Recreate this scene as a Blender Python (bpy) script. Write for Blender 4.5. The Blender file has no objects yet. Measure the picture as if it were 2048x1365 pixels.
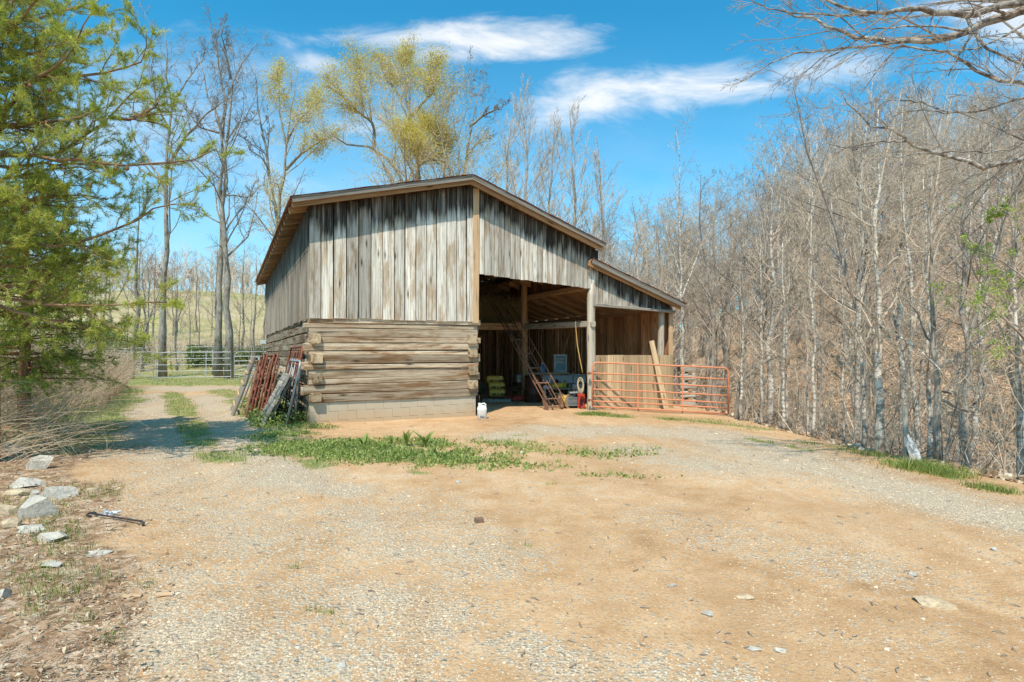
import bpy, math, random
import numpy as np
from mathutils import Vector, Matrix

SC = bpy.context.scene
COL = SC.collection
random.seed(7)
RAD = math.radians
PI = math.pi

# ------------------------------------------------------------------ survey
# The photograph was surveyed as a 20 mm lens 1.5 m above the yard; px/py are
# photograph pixels (2048 wide) turned into real positions at a depth Y.
F, HX, HY, CZ = 1138.0, 1024.0, 710.0, 1.5


def pt(px, py, Y):
    return np.array([(px - HX) / F * Y, Y, CZ - (py - HY) / F * Y])


def gp(px, py, z=0.0):
    Y = (CZ - z) * F / (py - HY)
    return np.array([(px - HX) / F * Y, Y, z])


BO = np.array([-4.34, 12.2, 0.0])
BA = math.atan2(0.45, 0.893)
CS, SN = math.cos(BA), math.sin(BA)


def bl(s, v, z=0.0):
    """barn coordinates (along the front, into depth, up) to world"""
    return np.array([BO[0] + CS * s - SN * v, BO[1] + SN * s + CS * v, z])


def fp(px, py, v=0.0):
    """photograph pixel on the barn plane of depth v -> (s, z)"""
    k = (px - HX) / F
    s = (k * (BO[1] + CS * v) - BO[0] + SN * v) / (CS - k * SN)
    Y = BO[1] + SN * s + CS * v
    return s, CZ - (py - HY) / F * Y


# ------------------------------------------------------------------ noise
def _hash(ix, iy, seed):
    n = (ix.astype(np.int64) * 374761393 + iy.astype(np.int64) * 668265263 + seed * 1442695041) & 0x7FFFFFFF
    n = ((n ^ (n >> 13)) * 1274126177) & 0x7FFFFFFF
    n = (n ^ (n >> 16)) & 0xFFFFFF
    return n / float(0xFFFFFF)


def vnoise(x, y, seed=0):
    x = np.asarray(x, float); y = np.asarray(y, float)
    ix = np.floor(x); iy = np.floor(y)
    fx = x - ix; fy = y - iy
    fx = fx * fx * (3 - 2 * fx); fy = fy * fy * (3 - 2 * fy)
    a = _hash(ix, iy, seed); b = _hash(ix + 1, iy, seed)
    c = _hash(ix, iy + 1, seed); d = _hash(ix + 1, iy + 1, seed)
    return (a * (1 - fx) + b * fx) * (1 - fy) + (c * (1 - fx) + d * fx) * fy


def fbm(x, y, seed=0, o=4):
    t = 0; a = 0.5; s = 0
    for i in range(o):
        t = t + a * vnoise(x * 2 ** i, y * 2 ** i, seed + i * 17); s += a; a *= 0.5
    return t / s


def sstep(x, a, b):
    t = np.clip((x - a) / (b - a), 0, 1)
    return t * t * (3 - 2 * t)


# ------------------------------------------------------------------ terrain
EY = [-20, 3, 7.4, 10, 14.7, 17, 19, 25.5, 32, 45, 400]
EX = [8.0, 7.2, 6.6, 6.0, 5.75, 5.95, 5.3, 2.3, -0.6, -2, -2]
BYs = [-20, 2, 6, 8.1, 14, 18, 26, 34, 45, 400]
BXs = [-4.5, -4.6, -5.9, -6.6, -10.0, -12.6, -17.5, -24, -34, -200]


def edge_x(y):
    return np.interp(y, EY, EX)


def ground_h(x, y):
    x = np.asarray(x, float); y = np.asarray(y, float)
    d = (x - edge_x(y)) * 0.92
    th = np.arctan2(x, np.maximum(y, 0.5))
    w = np.clip((th - 0.08) / 0.47, 0.12, 1.0)
    prof = np.interp(d, [-1, 0, 1, 3, 6, 9, 40, 90, 220, 500], [0, 0, -.3, -1.2, -1.7, -1.3, 14.5, 33, 50, 50])
    hr = np.where(prof > 0, prof * w, prof)
    hr = hr + np.where(d > 2, (fbm(x * .25, y * .25, 5) - .5) * np.minimum(d * .12, 1.6), 0)
    fieldh = np.interp(y, [33, 40, 60, 104, 150, 400], [0, .35, 3.6, 11.3, 13.5, 13.5])
    fieldh = fieldh + sstep(-x, 28, 60) * sstep(y, 45, 90) * 2.0
    hf = fieldh * (1 - sstep(d, 0, 18))
    yard = -0.05 * np.clip(x - 3, 0, 3.2) * sstep(y, 3, 7)
    bd = np.interp(y, BYs, BXs) - x
    bank = sstep(bd, 0, 3.2) * 0.75 * sstep(y, 6.5, 10) + sstep(bd, 2.5, 9) * 1.0 * sstep(y, 6, 12)
    bank = bank * (1 - sstep(y, 24, 34))
    near = (fbm(x * .8, y * .8, 11, 3) - .5) * .05 + (fbm(x * 6, y * 6, 12, 2) - .5) * .008
    barn = (1 - sstep(y, 60, 62))
    rx = np.interp(y, [2, 5, 9, 14, 22, 30], [-.6, -1.6, -4.4, -8.2, -13.6, -19.]); w_ = .55 + .03 * y
    for o_ in (-.5, .5): near = near - .035 * np.exp(-((x - rx - o_ * 2.0 * w_) / (.42 * w_)) ** 2) * sstep(y, 4, 8)
    near = near - .03 * np.exp(-((x - np.interp(y, [2, 6, 11, 15], [2.6, 3.4, 2.6, 1.2])) / .35) ** 2) * (1 - sstep(y, 12, 15)) - .03 * np.exp(-((x - np.interp(y, [2, 6, 11, 15], [1.1, 1.9, 1.2, .2])) / .3) ** 2) * (1 - sstep(y, 12, 15))
    return hr + hf + yard + bank + near * barn


def gh(x, y):
    return float(ground_h(np.array([x]), np.array([y]))[0])


def capsule(x, y, px0, py0, px1, py1, r):
    a = gp(px0, py0)[:2]; b = gp(px1, py1)[:2]
    ab = b - a; L = max(1e-6, ab @ ab)
    t = np.clip(((x - a[0]) * ab[0] + (y - a[1]) * ab[1]) / L, 0, 1)
    d = np.hypot(x - a[0] - t * ab[0], y - a[1] - t * ab[1])
    return np.clip(1.35 - d / r, 0, 1)


GRASS = [  # px0,py0,px1,py1,radius m,strength
    (590, 895, 700, 905, .75, 1), (700, 905, 900, 915, .8, 1), (640, 890, 860, 890, .6, 1), (860, 920, 960, 925, .55, .9),
    (980, 885, 1090, 895, .5, .75), (960, 930, 1100, 930, .4, .7), (1060, 900, 1270, 905, .5, .7), (1190, 950, 1330, 960, .3, .5),
    (1160, 828, 1260, 836, .4, 1), (1300, 832, 1380, 838, .35, .8), (1380, 836, 1540, 848, .3, .9),
    (560, 850, 480, 800, .9, 1), (600, 858, 560, 870, .6, 1), (500, 800, 440, 782, .9, .95), (560, 880, 640, 930, .35, .8),
    (345, 785, 385, 850, .55, 1), (385, 850, 400, 885, .45, 1), (400, 890, 470, 930, .4, .8),
    (235, 800, 150, 850, 1.3, 1), (200, 840, 120, 900, 1.1, 1), (255, 778, 225, 810, 1.2, .9), (60, 880, 10, 1000, .9, .6),
    (1505, 872, 1620, 890, .22, .85), (1620, 892, 1760, 925, .2, .5), (1660, 880, 1780, 900, .22, .6), (1790, 905, 1900, 930, .4, .9),
    (1930, 945, 2048, 975, .25, .6), (1800, 960, 2030, 1010, .15, .5),
    (130, 960, 210, 990, .45, .7), (75, 1020, 150, 1100, .35, .8), (0, 1120, 120, 1180, .3, .7), (0, 1210, 160, 1240, .16, .65), (120, 1130, 230, 1160, .16, .6),
    (580, 1137, 610, 1137, .06, 1), (625, 1222, 660, 1228, .06, 1), (835, 985, 860, 990, .12, .8), (225, 1275, 270, 1285, .1, .8), (690, 1250, 700, 1250, .05, .7),
    (420, 1310, 440, 1315, .05, .7), (380, 1225, 420, 1215, .08, .5), (270, 1165, 300, 1170, .08, .6), (1100, 968, 1105, 969, .12, .8),
    (970, 1000, 972, 1000, .05, .6), (1055, 1090, 1060, 1092, .04, .8), (520, 1290, 540, 1290, .05, .5), (1030, 870, 1050, 872, .2, .6),
    (820, 942, 840, 948, .25, .8)]
GRAVEL = [
    (330, 777, 470, 777, 1.8, 1.2), (290, 790, 320, 900, 1.0, 1.1), (430, 790, 480, 870, 1.0, 1.1), (330, 900, 420, 1000, 1.0, .45),
    (470, 860, 560, 960, .7, .9), (560, 960, 700, 980, .35, .9), (420, 1000, 620, 1100, .7, .45), (330, 1270, 700, 1365, .5, .75), (280, 1150, 600, 1200, .45, .4),
    (700, 1020, 800, 1100, .3, .9), (620, 1180, 860, 1230, .35, .7), (1000, 875, 1100, 860, .6, .85), (1100, 860, 1400, 862, .9, .95),
    (1400, 862, 1650, 930, 1.1, 1), (1650, 930, 1900, 990, .9, 1), (1900, 990, 2100, 1040, .8, 1), (1280, 900, 1420, 930, .8, .7),
    (1050, 1300, 1180, 1365, .25, .5), (1350, 1040, 1700, 1120, .5, .35), (1250, 1330, 1500, 1365, .2, .4), (830, 1000, 960, 1120, .5, .45)]


def masks(x, y):
    n = fbm(x * 1.3, y * 1.3, 31, 4); n2 = fbm(x * 5, y * 5, 37, 3)
    g = np.zeros_like(x); v = np.zeros_like(x)
    for (a, b, c, d, r, s) in GRASS:
        g = np.maximum(g, capsule(x, y, a, b, c, d, r) * s)
    for (a, b, c, d, r, s) in GRAVEL:
        v = np.maximum(v, capsule(x, y, a, b, c, d, r) * s)
    # grass beyond the turn of the road and around the corral
    far = sstep(y + (n - .5) * 3, 26.5, 28.5) * (1 - sstep(x - edge_x(y), -1.5, .5))
    bd = np.interp(y, BYs, BXs) - x
    verge = sstep(bd, -.8, .6) * sstep(y, 8, 11)
    g = np.maximum(g, np.maximum(far, verge * .8))
    lush = sstep(g * .8 + n * .9 + n2 * .6, 1.17, 1.5)
    g = g * np.where(y > 27, np.maximum(lush, .75), lush)
    d = (x - edge_x(y))
    leaf = np.maximum(sstep(d, -.25, .9), .8 * sstep(np.interp(y, [2, 2.6, 3.5, 4.4, 5.9, 7.1, 8], [-1.3, -1.65, -2.4, -2.9, -4.1, -5.2, -5.9]) - x + (n - .5) * 1.3, -.35, .35) * (1 - sstep(y, 8, 12)))
    field = sstep(y, 33, 42) * (1 - sstep(d, -4, 6))
    v = v * (1 - g * .8) * (1 - sstep(d, -.5, .4))
    v = np.clip(v * (.25 + n * 1.3), 0, 1)
    return g, v, np.clip(leaf, 0, 1), field


# ------------------------------------------------------------------ mesh builder
class MB:
    def __init__(self):
        self.V = []; self.Q = []; self.T = []; self.tone = []; self.st = []; self.gc = []; self.n = 0

    def add(self, V, Q=None, T=None, tone=.5, stain=0., gc=None):
        V = np.asarray(V, float).reshape(-1, 3); k = len(V)
        if Q is not None and len(Q): self.Q.append(np.asarray(Q, np.int64).reshape(-1, 4) + self.n)
        if T is not None and len(T): self.T.append(np.asarray(T, np.int64).reshape(-1, 3) + self.n)
        self.V.append(V)
        self.tone.append(np.broadcast_to(np.asarray(tone, float), (k,)).copy())
        self.st.append(np.broadcast_to(np.asarray(stain, float), (k,)).copy())
        self.gc.append(V.copy() if gc is None else np.asarray(gc, float).reshape(-1, 3))
        self.n += k
        return self

    # a squared (chamfered) member from p0 to p1: w across 'side', h along 'up'
    def beam(self, p0, p1, w, h, up=(0, 0, 1), ch=0.0, seg=1, jit=0.0, tone=None, stain=(0, 0), twist=0.0):
        p0 = np.asarray(p0, float); p1 = np.asarray(p1, float); up = np.asarray(up, float)
        T = p1 - p0; L = np.linalg.norm(T); T = T / L
        S = np.cross(T, up)
        if np.linalg.norm(S) < 1e-4: S = np.cross(T, np.array([1., 0, 0]))
        S /= np.linalg.norm(S); U = np.cross(S, T)
        tone = random.random() if tone is None else tone
        if ch > 0:
            a, b = w / 2, h / 2; c = ch
            prof = [(-a + c, -b), (a - c, -b), (a, -b + c), (a, b - c), (a - c, b), (-a + c, b), (-a, b - c), (-a, -b + c)]
        else:
            a, b = w / 2, h / 2
            prof = [(-a, -b), (a, -b), (a, b), (-a, b)]
        prof = np.array(prof); m = len(prof)
        off = np.array([random.random() * 40, random.random() * 40, random.random() * 40])
        V = []; G = []; ST = []
        ph = random.random() * 9
        for i in range(seg + 1):
            t = i / seg
            q = prof.copy()
            if jit:
                q = q * (1 + jit * 1.2 * math.sin(t * 5.3 + ph)) + np.random.randn(m, 2) * jit * min(w, h) * .22
                q = q + np.array([math.sin(t * 3.1 + ph * 2), math.cos(t * 2.7 + ph)]) * jit * min(w, h) * .35
            c_ = p0 + T * L * t
            V.append(c_ + np.outer(q[:, 0], S) + np.outer(q[:, 1], U))
            G.append(np.column_stack([np.full(m, t * L), q[:, 0], q[:, 1]]) + off)
            ST += [stain[0] + (stain[1] - stain[0]) * t] * m
        V = np.vstack(V); G = np.vstack(G)
        Q = [[i * m + j, i * m + (j + 1) % m, (i + 1) * m + (j + 1) % m, (i + 1) * m + j] for i in range(seg) for j in range(m)]
        Tt = []
        if m == 4:
            Q += [[3, 2, 1, 0], [seg * m, seg * m + 1, seg * m + 2, seg * m + 3]]
        else:
            for b0, fl in ((0, True), (seg * m, False)):
                for j in range(1, m - 1):
                    Tt.append([b0, b0 + j + 1, b0 + j] if fl else [b0, b0 + j, b0 + j + 1])
        # caps share side vertices: fine for weathered wood
        self.add(V, Q, Tt, tone, ST, G)
        return self

    def box(self, c, s, tone=None, rz=0., stain=(0, 0)):
        c = np.asarray(c, float)
        d = np.array([0, 0, s[2] / 2])
        return self.beam(c - d, c + d, s[0], s[1], up=(-math.sin(rz), math.cos(rz), 0), tone=tone, stain=stain)

    def tube(self, P, r, S=8, tone=None, closed=False, caps=True):
        P = np.asarray(P, float); K = len(P)
        r = np.broadcast_to(np.asarray(r, float), (K,))
        V = []
        prevU = None
        for i in range(K):
            if closed: T = P[(i + 1) % K] - P[i - 1]
            else: T = P[min(i + 1, K - 1)] - P[max(i - 1, 0)]
            T = T / (np.linalg.norm(T) + 1e-9)
            if prevU is None:
                a = np.array([0, 0, 1.]) if abs(T[2]) < .9 else np.array([1., 0, 0])
                U = np.cross(T, a)
            else:
                U = prevU - T * (prevU @ T)
            U /= np.linalg.norm(U) + 1e-9; W = np.cross(T, U); prevU = U
            an = np.arange(S) * 2 * PI / S
            V.append(P[i] + r[i] * (np.outer(np.cos(an), U) + np.outer(np.sin(an), W)))
        V = np.vstack(V)
        n = K if closed else K - 1
        Q = [[i * S + j, i * S + (j + 1) % S, ((i + 1) % K) * S + (j + 1) % S, ((i + 1) % K) * S + j] for i in range(n) for j in range(S)]
        T_ = []
        if caps and not closed:
            for b0, fl in ((0, 1), ((K - 1) * S, 0)):
                for j in range(1, S - 1):
                    T_.append([b0, b0 + j + 1, b0 + j] if fl else [b0, b0 + j, b0 + j + 1])
        L = np.repeat(np.concatenate([[0], np.cumsum(np.linalg.norm(np.diff(P, axis=0), axis=1))]), S)
        an = np.tile(np.arange(S) * 2 * PI / S, K); rr = np.repeat(r, S)
        o = random.random() * 30
        self.add(V, Q, T_, random.random() if tone is None else tone, 0, np.column_stack([L + o, rr * np.cos(an) + o, rr * np.sin(an)]))
        return self

    def lathe(self, prof, c=(0, 0, 0), S=20, tone=.5, axis=2, sq=0.0):
        """prof: list of (r, h); sq squares the section a little"""
        c = np.asarray(c, float); V = []
        an = np.arange(S) * 2 * PI / S
        k = 1.0 if not sq else None
        for (r, h) in prof:
            if sq:
                f = 1.0 / (np.abs(np.cos(an)) ** sq + np.abs(np.sin(an)) ** sq) ** (1 / sq)
            else: f = np.ones(S)
            ring = np.column_stack([r * f * np.cos(an), r * f * np.sin(an), np.full(S, h)])
            if axis == 0: ring = ring[:, [2, 0, 1]]
            if axis == 1: ring = ring[:, [0, 2, 1]] * np.array([1, 1, -1])
            V.append(ring + c)
        K = len(prof)
        Q = [[i * S + j, i * S + (j + 1) % S, (i + 1) * S + (j + 1) % S, (i + 1) * S + j] for i in range(K - 1) for j in range(S)]
        T_ = []
        for b0, fl in ((0, 1), ((K - 1) * S, 0)):
            for j in range(1, S - 1):
                T_.append([b0, b0 + j + 1, b0 + j] if fl else [b0, b0 + j, b0 + j + 1])
        self.add(np.vstack(V), Q, T_, tone)
        return self

    def tubes(self, P, Rr, S=3, tone=None):
        """many tubes at once: P (N,K,3), Rr (N,K)"""
        N, K, _ = P.shape
        if N == 0: return self
        T = np.empty_like(P); T[:, 1:-1] = P[:, 2:] - P[:, :-2]; T[:, 0] = P[:, 1] - P[:, 0]; T[:, -1] = P[:, -1] - P[:, -2]
        T /= np.linalg.norm(T, axis=2, keepdims=True) + 1e-9
        ref = np.where(np.abs(T[:, :1, 2:3]) < .8, np.array([0, 0, 1.]), np.array([1., 0, 0]))
        ref = np.broadcast_to(ref, P.shape)
        U = np.cross(T, ref); U /= np.linalg.norm(U, axis=2, keepdims=True) + 1e-9
        W = np.cross(T, U)
        an = np.arange(S) * 2 * PI / S
        V = P[:, :, None] + Rr[:, :, None, None] * (U[:, :, None] * np.cos(an)[:, None] + W[:, :, None] * np.sin(an)[:, None])
        base = (np.arange(N) * K * S)[:, None, None] + (np.arange(K - 1) * S)[None, :, None] + np.arange(S)[None, None, :]
        nx = (np.arange(N) * K * S)[:, None, None] + (np.arange(K - 1) * S)[None, :, None] + ((np.arange(S) + 1) % S)[None, None, :]
        Q = np.stack([base, nx, nx + S, base + S], -1).reshape(-1, 4)
        tn = np.random.rand(N) if tone is None else np.broadcast_to(tone, (N,))
        L = np.concatenate([np.zeros((N, 1)), np.cumsum(np.linalg.norm(np.diff(P, axis=1), axis=2), axis=1)], 1)
        gc = np.stack([np.broadcast_to(L[:, :, None], (N, K, S)), (Rr[:, :, None] * np.cos(an)) + tn[:, None, None] * 20, Rr[:, :, None] * np.sin(an)], -1)
        self.add(V.reshape(-1, 3), Q, None, np.repeat(tn, K * S), 0, gc.reshape(-1, 3))
        return self

    def scatter(self, V0, T0, pos, scale, rot, tone):
        """copy a small mesh (m,3) to many places: pos (N,3), scale (N,3), rot (N,3,3)"""
        N = len(pos); m = len(V0)
        V = np.einsum('nij,nmj->nmi', rot, V0[None] * scale[:, None, :]) + pos[:, None, :]
        T = (np.asarray(T0)[None] + (np.arange(N) * m)[:, None, None]).reshape(-1, 3)
        self.add(V.reshape(-1, 3), None, T, np.repeat(tone, m))
        return self

    def build(self, name, mat, parent=None, smooth=False, origin=None):
        V = np.vstack(self.V)
        if origin is not None: V = V - np.asarray(origin)
        me = bpy.data.meshes.new(name)
        Q = np.vstack(self.Q) if self.Q else np.zeros((0, 4), np.int64)
        T = np.vstack(self.T) if self.T else np.zeros((0, 3), np.int64)
        me.vertices.add(len(V)); me.vertices.foreach_set('co', V.astype(np.float32).ravel())
        li = np.concatenate([Q.ravel(), T.ravel()]).astype(np.int32)
        me.loops.add(len(li)); me.loops.foreach_set('vertex_index', li)
        tot = np.concatenate([np.full(len(Q), 4), np.full(len(T), 3)]).astype(np.int32)
        st = np.concatenate([[0], np.cumsum(tot)[:-1]]).astype(np.int32)
        me.polygons.add(len(tot)); me.polygons.foreach_set('loop_start', st); me.polygons.foreach_set('loop_total', tot)
        me.polygons.foreach_set('use_smooth', np.full(len(tot), smooth))
        for nm, arr, ty in (('tone', np.concatenate(self.tone), 'FLOAT'), ('stain', np.concatenate(self.st), 'FLOAT')):
            a = me.attributes.new(nm, ty, 'POINT'); a.data.foreach_set('value', arr.astype(np.float32))
        a = me.attributes.new('gc', 'FLOAT_VECTOR', 'POINT'); a.data.foreach_set('vector', np.vstack(self.gc).astype(np.float32).ravel())
        me.update(calc_edges=True); me.validate()
        me.materials.append(mat)
        o = bpy.data.objects.new(name, me); COL.objects.link(o)
        if parent is not None: o.parent = parent
        return o


def tag(o, label=None, cat=None, group=None, kind=None):
    if label: o['label'] = label
    if cat: o['category'] = cat
    if group: o['group'] = group
    if kind: o['kind'] = kind
    return o


def thing(name, label, cat, loc=(0, 0, 0), rz=0., group=None):
    o = bpy.data.objects.new(name, None); COL.objects.link(o)
    o.empty_display_size = .2
    o.location = [float(c) for c in loc]; o.rotation_euler = (0, 0, rz)
    return tag(o, label, cat, group)


def copy_thing(src, loc, rz=0., sc=1., label=None, group=None):
    r = src.copy(); COL.objects.link(r); r.location = [float(c) for c in loc]; r.rotation_euler = (0, 0, rz); r.scale = (sc, sc, sc)
    if label: r['label'] = label
    if group: r['group'] = group
    for ch in list(src.children):
        c = ch.copy(); COL.objects.link(c); c.parent = r
        for g in ch.children:
            d = g.copy(); COL.objects.link(d); d.parent = c
    return r


def rand_rot(n, tilt=1.0):
    a = np.random.rand(n) * 2 * PI; b = (np.random.rand(n) - .5) * 2 * tilt; c = (np.random.rand(n) - .5) * 2 * tilt
    ca, sa, cb, sb, cc, sc_ = np.cos(a), np.sin(a), np.cos(b), np.sin(b), np.cos(c), np.sin(c)
    Rz = np.zeros((n, 3, 3)); Rz[:, 0, 0] = ca; Rz[:, 0, 1] = -sa; Rz[:, 1, 0] = sa; Rz[:, 1, 1] = ca; Rz[:, 2, 2] = 1
    Rx = np.zeros((n, 3, 3)); Rx[:, 1, 1] = cb; Rx[:, 1, 2] = -sb; Rx[:, 2, 1] = sb; Rx[:, 2, 2] = cb; Rx[:, 0, 0] = 1
    Ry = np.zeros((n, 3, 3)); Ry[:, 0, 0] = cc; Ry[:, 0, 2] = sc_; Ry[:, 2, 0] = -sc_; Ry[:, 2, 2] = cc; Ry[:, 1, 1] = 1
    return Rz @ Rx @ Ry


# ------------------------------------------------------------------ materials
class NT:
    def __init__(self, name, rough=.85, spec=.2):
        self.m = bpy.data.materials.new(name); self.m.use_nodes = True
        self.t = self.m.node_tree; self.b = self.t.nodes['Principled BSDF']
        self.b.inputs['Roughness'].default_value = rough
        self.b.inputs['Specular IOR Level'].default_value = spec

    def new(self, ty): return self.t.nodes.new(ty)

    def link(self, a, b): self.t.links.new(a, b)

    def put(self, sock, v):
        if isinstance(v, bpy.types.NodeSocket): self.link(v, sock)
        elif isinstance(v, (tuple, list)):
            sock.default_value = tuple(v) + (1.,) if len(v) == 3 and sock.type == 'RGBA' else tuple(v)
        else: sock.default_value = v

    def attr(self, n, out='Fac'):
        a = self.new('ShaderNodeAttribute'); a.attribute_name = n; return a.outputs[out]

    def obj(self):
        return self.new('ShaderNodeTexCoord').outputs['Object']

    def pos(self):
        return self.new('ShaderNodeNewGeometry').outputs['Position']

    def scale(self, vec, s, loc=(0, 0, 0)):
        m = self.new('ShaderNodeMapping'); self.link(vec, m.inputs[0]); m.inputs['Scale'].default_value = s; m.inputs['Location'].default_value = loc
        return m.outputs[0]

    def noise(self, vec, s=5., det=4., rough=.55, dist=0., out=0):
        n = self.new('ShaderNodeTexNoise'); self.link(vec, n.inputs['Vector'])
        n.inputs['Scale'].default_value = s; n.inputs['Detail'].default_value = det; n.inputs['Roughness'].default_value = rough; n.inputs['Distortion'].default_value = dist
        return n.outputs[out]

    def vor(self, vec, s=5., out='Distance', feat='F1', rnd=1.):
        n = self.new('ShaderNodeTexVoronoi'); self.link(vec, n.inputs['Vector']); n.feature = feat
        n.inputs['Scale'].default_value = s; n.inputs['Randomness'].default_value = rnd
        return n.outputs[out]

    def ramp(self, fac, stops, interp='LINEAR'):
        r = self.new('ShaderNodeValToRGB'); e = r.color_ramp.elements; r.color_ramp.interpolation = interp
        while len(e) < len(stops): e.new(.5)
        for i, (p, c) in enumerate(stops):
            e[i].position = p
            e[i].color = (c, c, c, 1) if not isinstance(c, (tuple, list)) else tuple(c) + (1,)
        self.link(fac, r.inputs[0]); return r.outputs[0]

    def mix(self, fac, a, b, mode='MIX'):
        n = self.new('ShaderNodeMix'); n.data_type = 'RGBA'; n.blend_type = mode
        self.put(n.inputs[0], fac); self.put(n.inputs[6], a); self.put(n.inputs[7], b); return n.outputs[2]

    def math(self, op, a, b=0., clamp=False):
        n = self.new('ShaderNodeMath'); n.operation = op; n.use_clamp = clamp
        self.put(n.inputs[0], a); self.put(n.inputs[1], b); return n.outputs[0]

    def bump(self, h, strength=.5, dist=.01, prev=None):
        n = self.new('ShaderNodeBump'); self.link(h, n.inputs['Height']); n.inputs['Strength'].default_value = strength; n.inputs['Distance'].default_value = dist
        if prev is not None: self.link(prev, n.inputs['Normal'])
        self.link(n.outputs[0], self.b.inputs['Normal']); return n.outputs[0]

    def color(self, c): self.put(self.b.inputs['Base Color'], c); return self.m


def wood(name, light, mid, dark, streak=.55, stain=0.0, stain_col=(.018, .014, .011), var=.35, brown=None, fine=34., bump=.5, knots=True):
    n = NT(name, .88, .15)
    gc = n.attr('gc', 'Vector'); tone = n.attr('tone')
    f = n.noise(n.scale(gc, (.75, fine, fine)), 1., 5, .7)
    g = n.noise(n.scale(gc, (.4, 7., 7.)), 1., 4, .6, .5)
    p = n.noise(n.scale(gc, (1.1, 6., 6.)), 1., 5, .65)
    k = n.math('ADD', n.math('MULTIPLY', f, streak), n.math('MULTIPLY', g, 1 - streak))
    c = n.ramp(k, [(.30, dark), (.42, mid), (.54, light), (.72, tuple(min(1, x * 1.25) for x in light))])
    if brown is not None:
        c = n.mix(n.ramp(p, [(.48, 0.), (.62, .85)]), c, brown)
    c = n.mix(n.ramp(f, [(.33, .75), (.42, 0.)]), c, tuple(x * .45 for x in dark))
    crack = n.noise(n.scale(gc, (.9, fine * 1.7, fine * 1.7)), 1., 2, .5)
    c = n.mix(n.ramp(crack, [(.30, .7), (.36, 0.)]), c, tuple(x * .25 for x in dark))
    if knots:
        v = n.vor(n.scale(gc, (1.1, 5., 5.)), 1.2)
        c = n.mix(n.ramp(v, [(.05, .9), (.09, .55), (.2, 0.)]), c, tuple(x * .5 for x in dark))
    t = n.ramp(tone, [(0., 1 - var), (1., 1 + var * .6)])
    c = n.mix(1., c, t, 'MULTIPLY')
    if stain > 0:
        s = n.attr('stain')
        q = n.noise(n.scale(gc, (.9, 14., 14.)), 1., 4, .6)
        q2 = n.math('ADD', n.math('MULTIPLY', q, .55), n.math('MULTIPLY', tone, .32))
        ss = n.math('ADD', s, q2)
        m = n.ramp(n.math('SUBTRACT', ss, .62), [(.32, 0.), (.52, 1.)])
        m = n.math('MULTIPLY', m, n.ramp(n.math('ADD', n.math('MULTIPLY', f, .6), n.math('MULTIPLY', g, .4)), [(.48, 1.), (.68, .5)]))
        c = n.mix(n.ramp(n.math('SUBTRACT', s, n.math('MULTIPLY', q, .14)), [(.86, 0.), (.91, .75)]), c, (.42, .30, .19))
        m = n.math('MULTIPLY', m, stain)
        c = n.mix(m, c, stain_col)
    n.bump(f, bump, .006)
    return n.color(c)


def flat(name, col, rough=.6, metal=0., var=.25, rust=None, rustamt=.5, scale=6., spec=.3):
    n = NT(name, rough, spec)
    n.b.inputs['Metallic'].default_value = metal
    o = n.obj()
    a = n.noise(o, scale, 5, .6); b = n.noise(o, scale * 7, 3, .6)
    c = n.mix(n.ramp(a, [(.3, 0.), (.7, 1.)]), tuple(x * (1 - var) for x in col), tuple(min(1, x * (1 + var * .6)) for x in col))
    if rust is not None:
        c = n.mix(n.ramp(n.math('ADD', n.math('MULTIPLY', a, .6), n.math('MULTIPLY', b, .4)), [(.62 - rustamt * .3, 0.), (.72 - rustamt * .3, 1.)]), c, rust)
    n.bump(b, .2, .003)
    return n.color(c)
# ------------------------------------------------------------------ the materials
M = {}
M['board_front'] = wood('weathered_boards', (.72, .66, .58), (.49, .435, .365), (.13, .10, .075), .70, .95, brown=(.40, .285, .18), var=.42)
M['board_side'] = wood('brown_boards', (.48, .40, .32), (.33, .26, .195), (.11, .085, .065), .65, .85, brown=(.3, .2, .13), var=.36)
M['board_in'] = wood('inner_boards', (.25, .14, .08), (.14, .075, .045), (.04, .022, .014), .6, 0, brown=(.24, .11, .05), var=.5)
M['board_lean'] = wood('lean_to_boards', (.88, .47, .25), (.62, .30, .14), (.14, .06, .03), .6, 0, brown=(.50, .20, .08), var=.5)
M['board_new'] = wood('new_boards', (.62, .445, .27), (.50, .34, .195), (.30, .185, .10), .5, 0, var=.3, fine=22)
M['trim'] = wood('corner_trim_wood', (.68, .46, .28), (.58, .37, .21), (.36, .22, .13), .5, 0, var=.1, fine=22)
M['log'] = wood('hewn_logs', (.62, .50, .37), (.38, .27, .175), (.075, .045, .025), .55, 0, brown=(.30, .155, .07), var=.55, fine=22, bump=.9)
M['log_end'] = wood('log_ends', (.50, .38, .25), (.36, .25, .155), (.10, .065, .04), .3, 0, var=.3, fine=10)
M['post'] = wood('peeled_posts', (.54, .47, .38), (.40, .33, .25), (.17, .13, .09), .6, 0, var=.15, fine=30)
M['rafter'] = wood('rafters', (.50, .30, .16), (.36, .20, .105), (.15, .08, .045), .6, 0, var=.3)
M['fascia'] = wood('fascia_wood', (.31, .27, .23), (.17, .14, .115), (.05, .04, .032), .6, 0, var=.3)
M['grey_wood'] = wood('grey_wood', (.45, .41, .35), (.30, .265, .225), (.10, .085, .07), .6, 0, var=.3)
M['tin'] = flat('red_roof_tin', (.52, .17, .11), .55, 0., .3, (.22, .10, .06), .6)
M['gate'] = flat('orange_gate_paint', (.76, .29, .155), .55, 0., .25, (.42, .17, .08), .3, 16)
M['rust_red'] = flat('rusted_red_paint', (.38, .115, .07), .7, 0., .3, (.20, .08, .045), .6, 9)
M['rust'] = flat('rusted_iron', (.33, .19, .13), .8, 0., .35, (.20, .10, .06), .6, 14)
M['galv'] = flat('galvanised_steel', (.42, .44, .455), .5, .3, .2, (.36, .33, .29), .15, 8)
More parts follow.
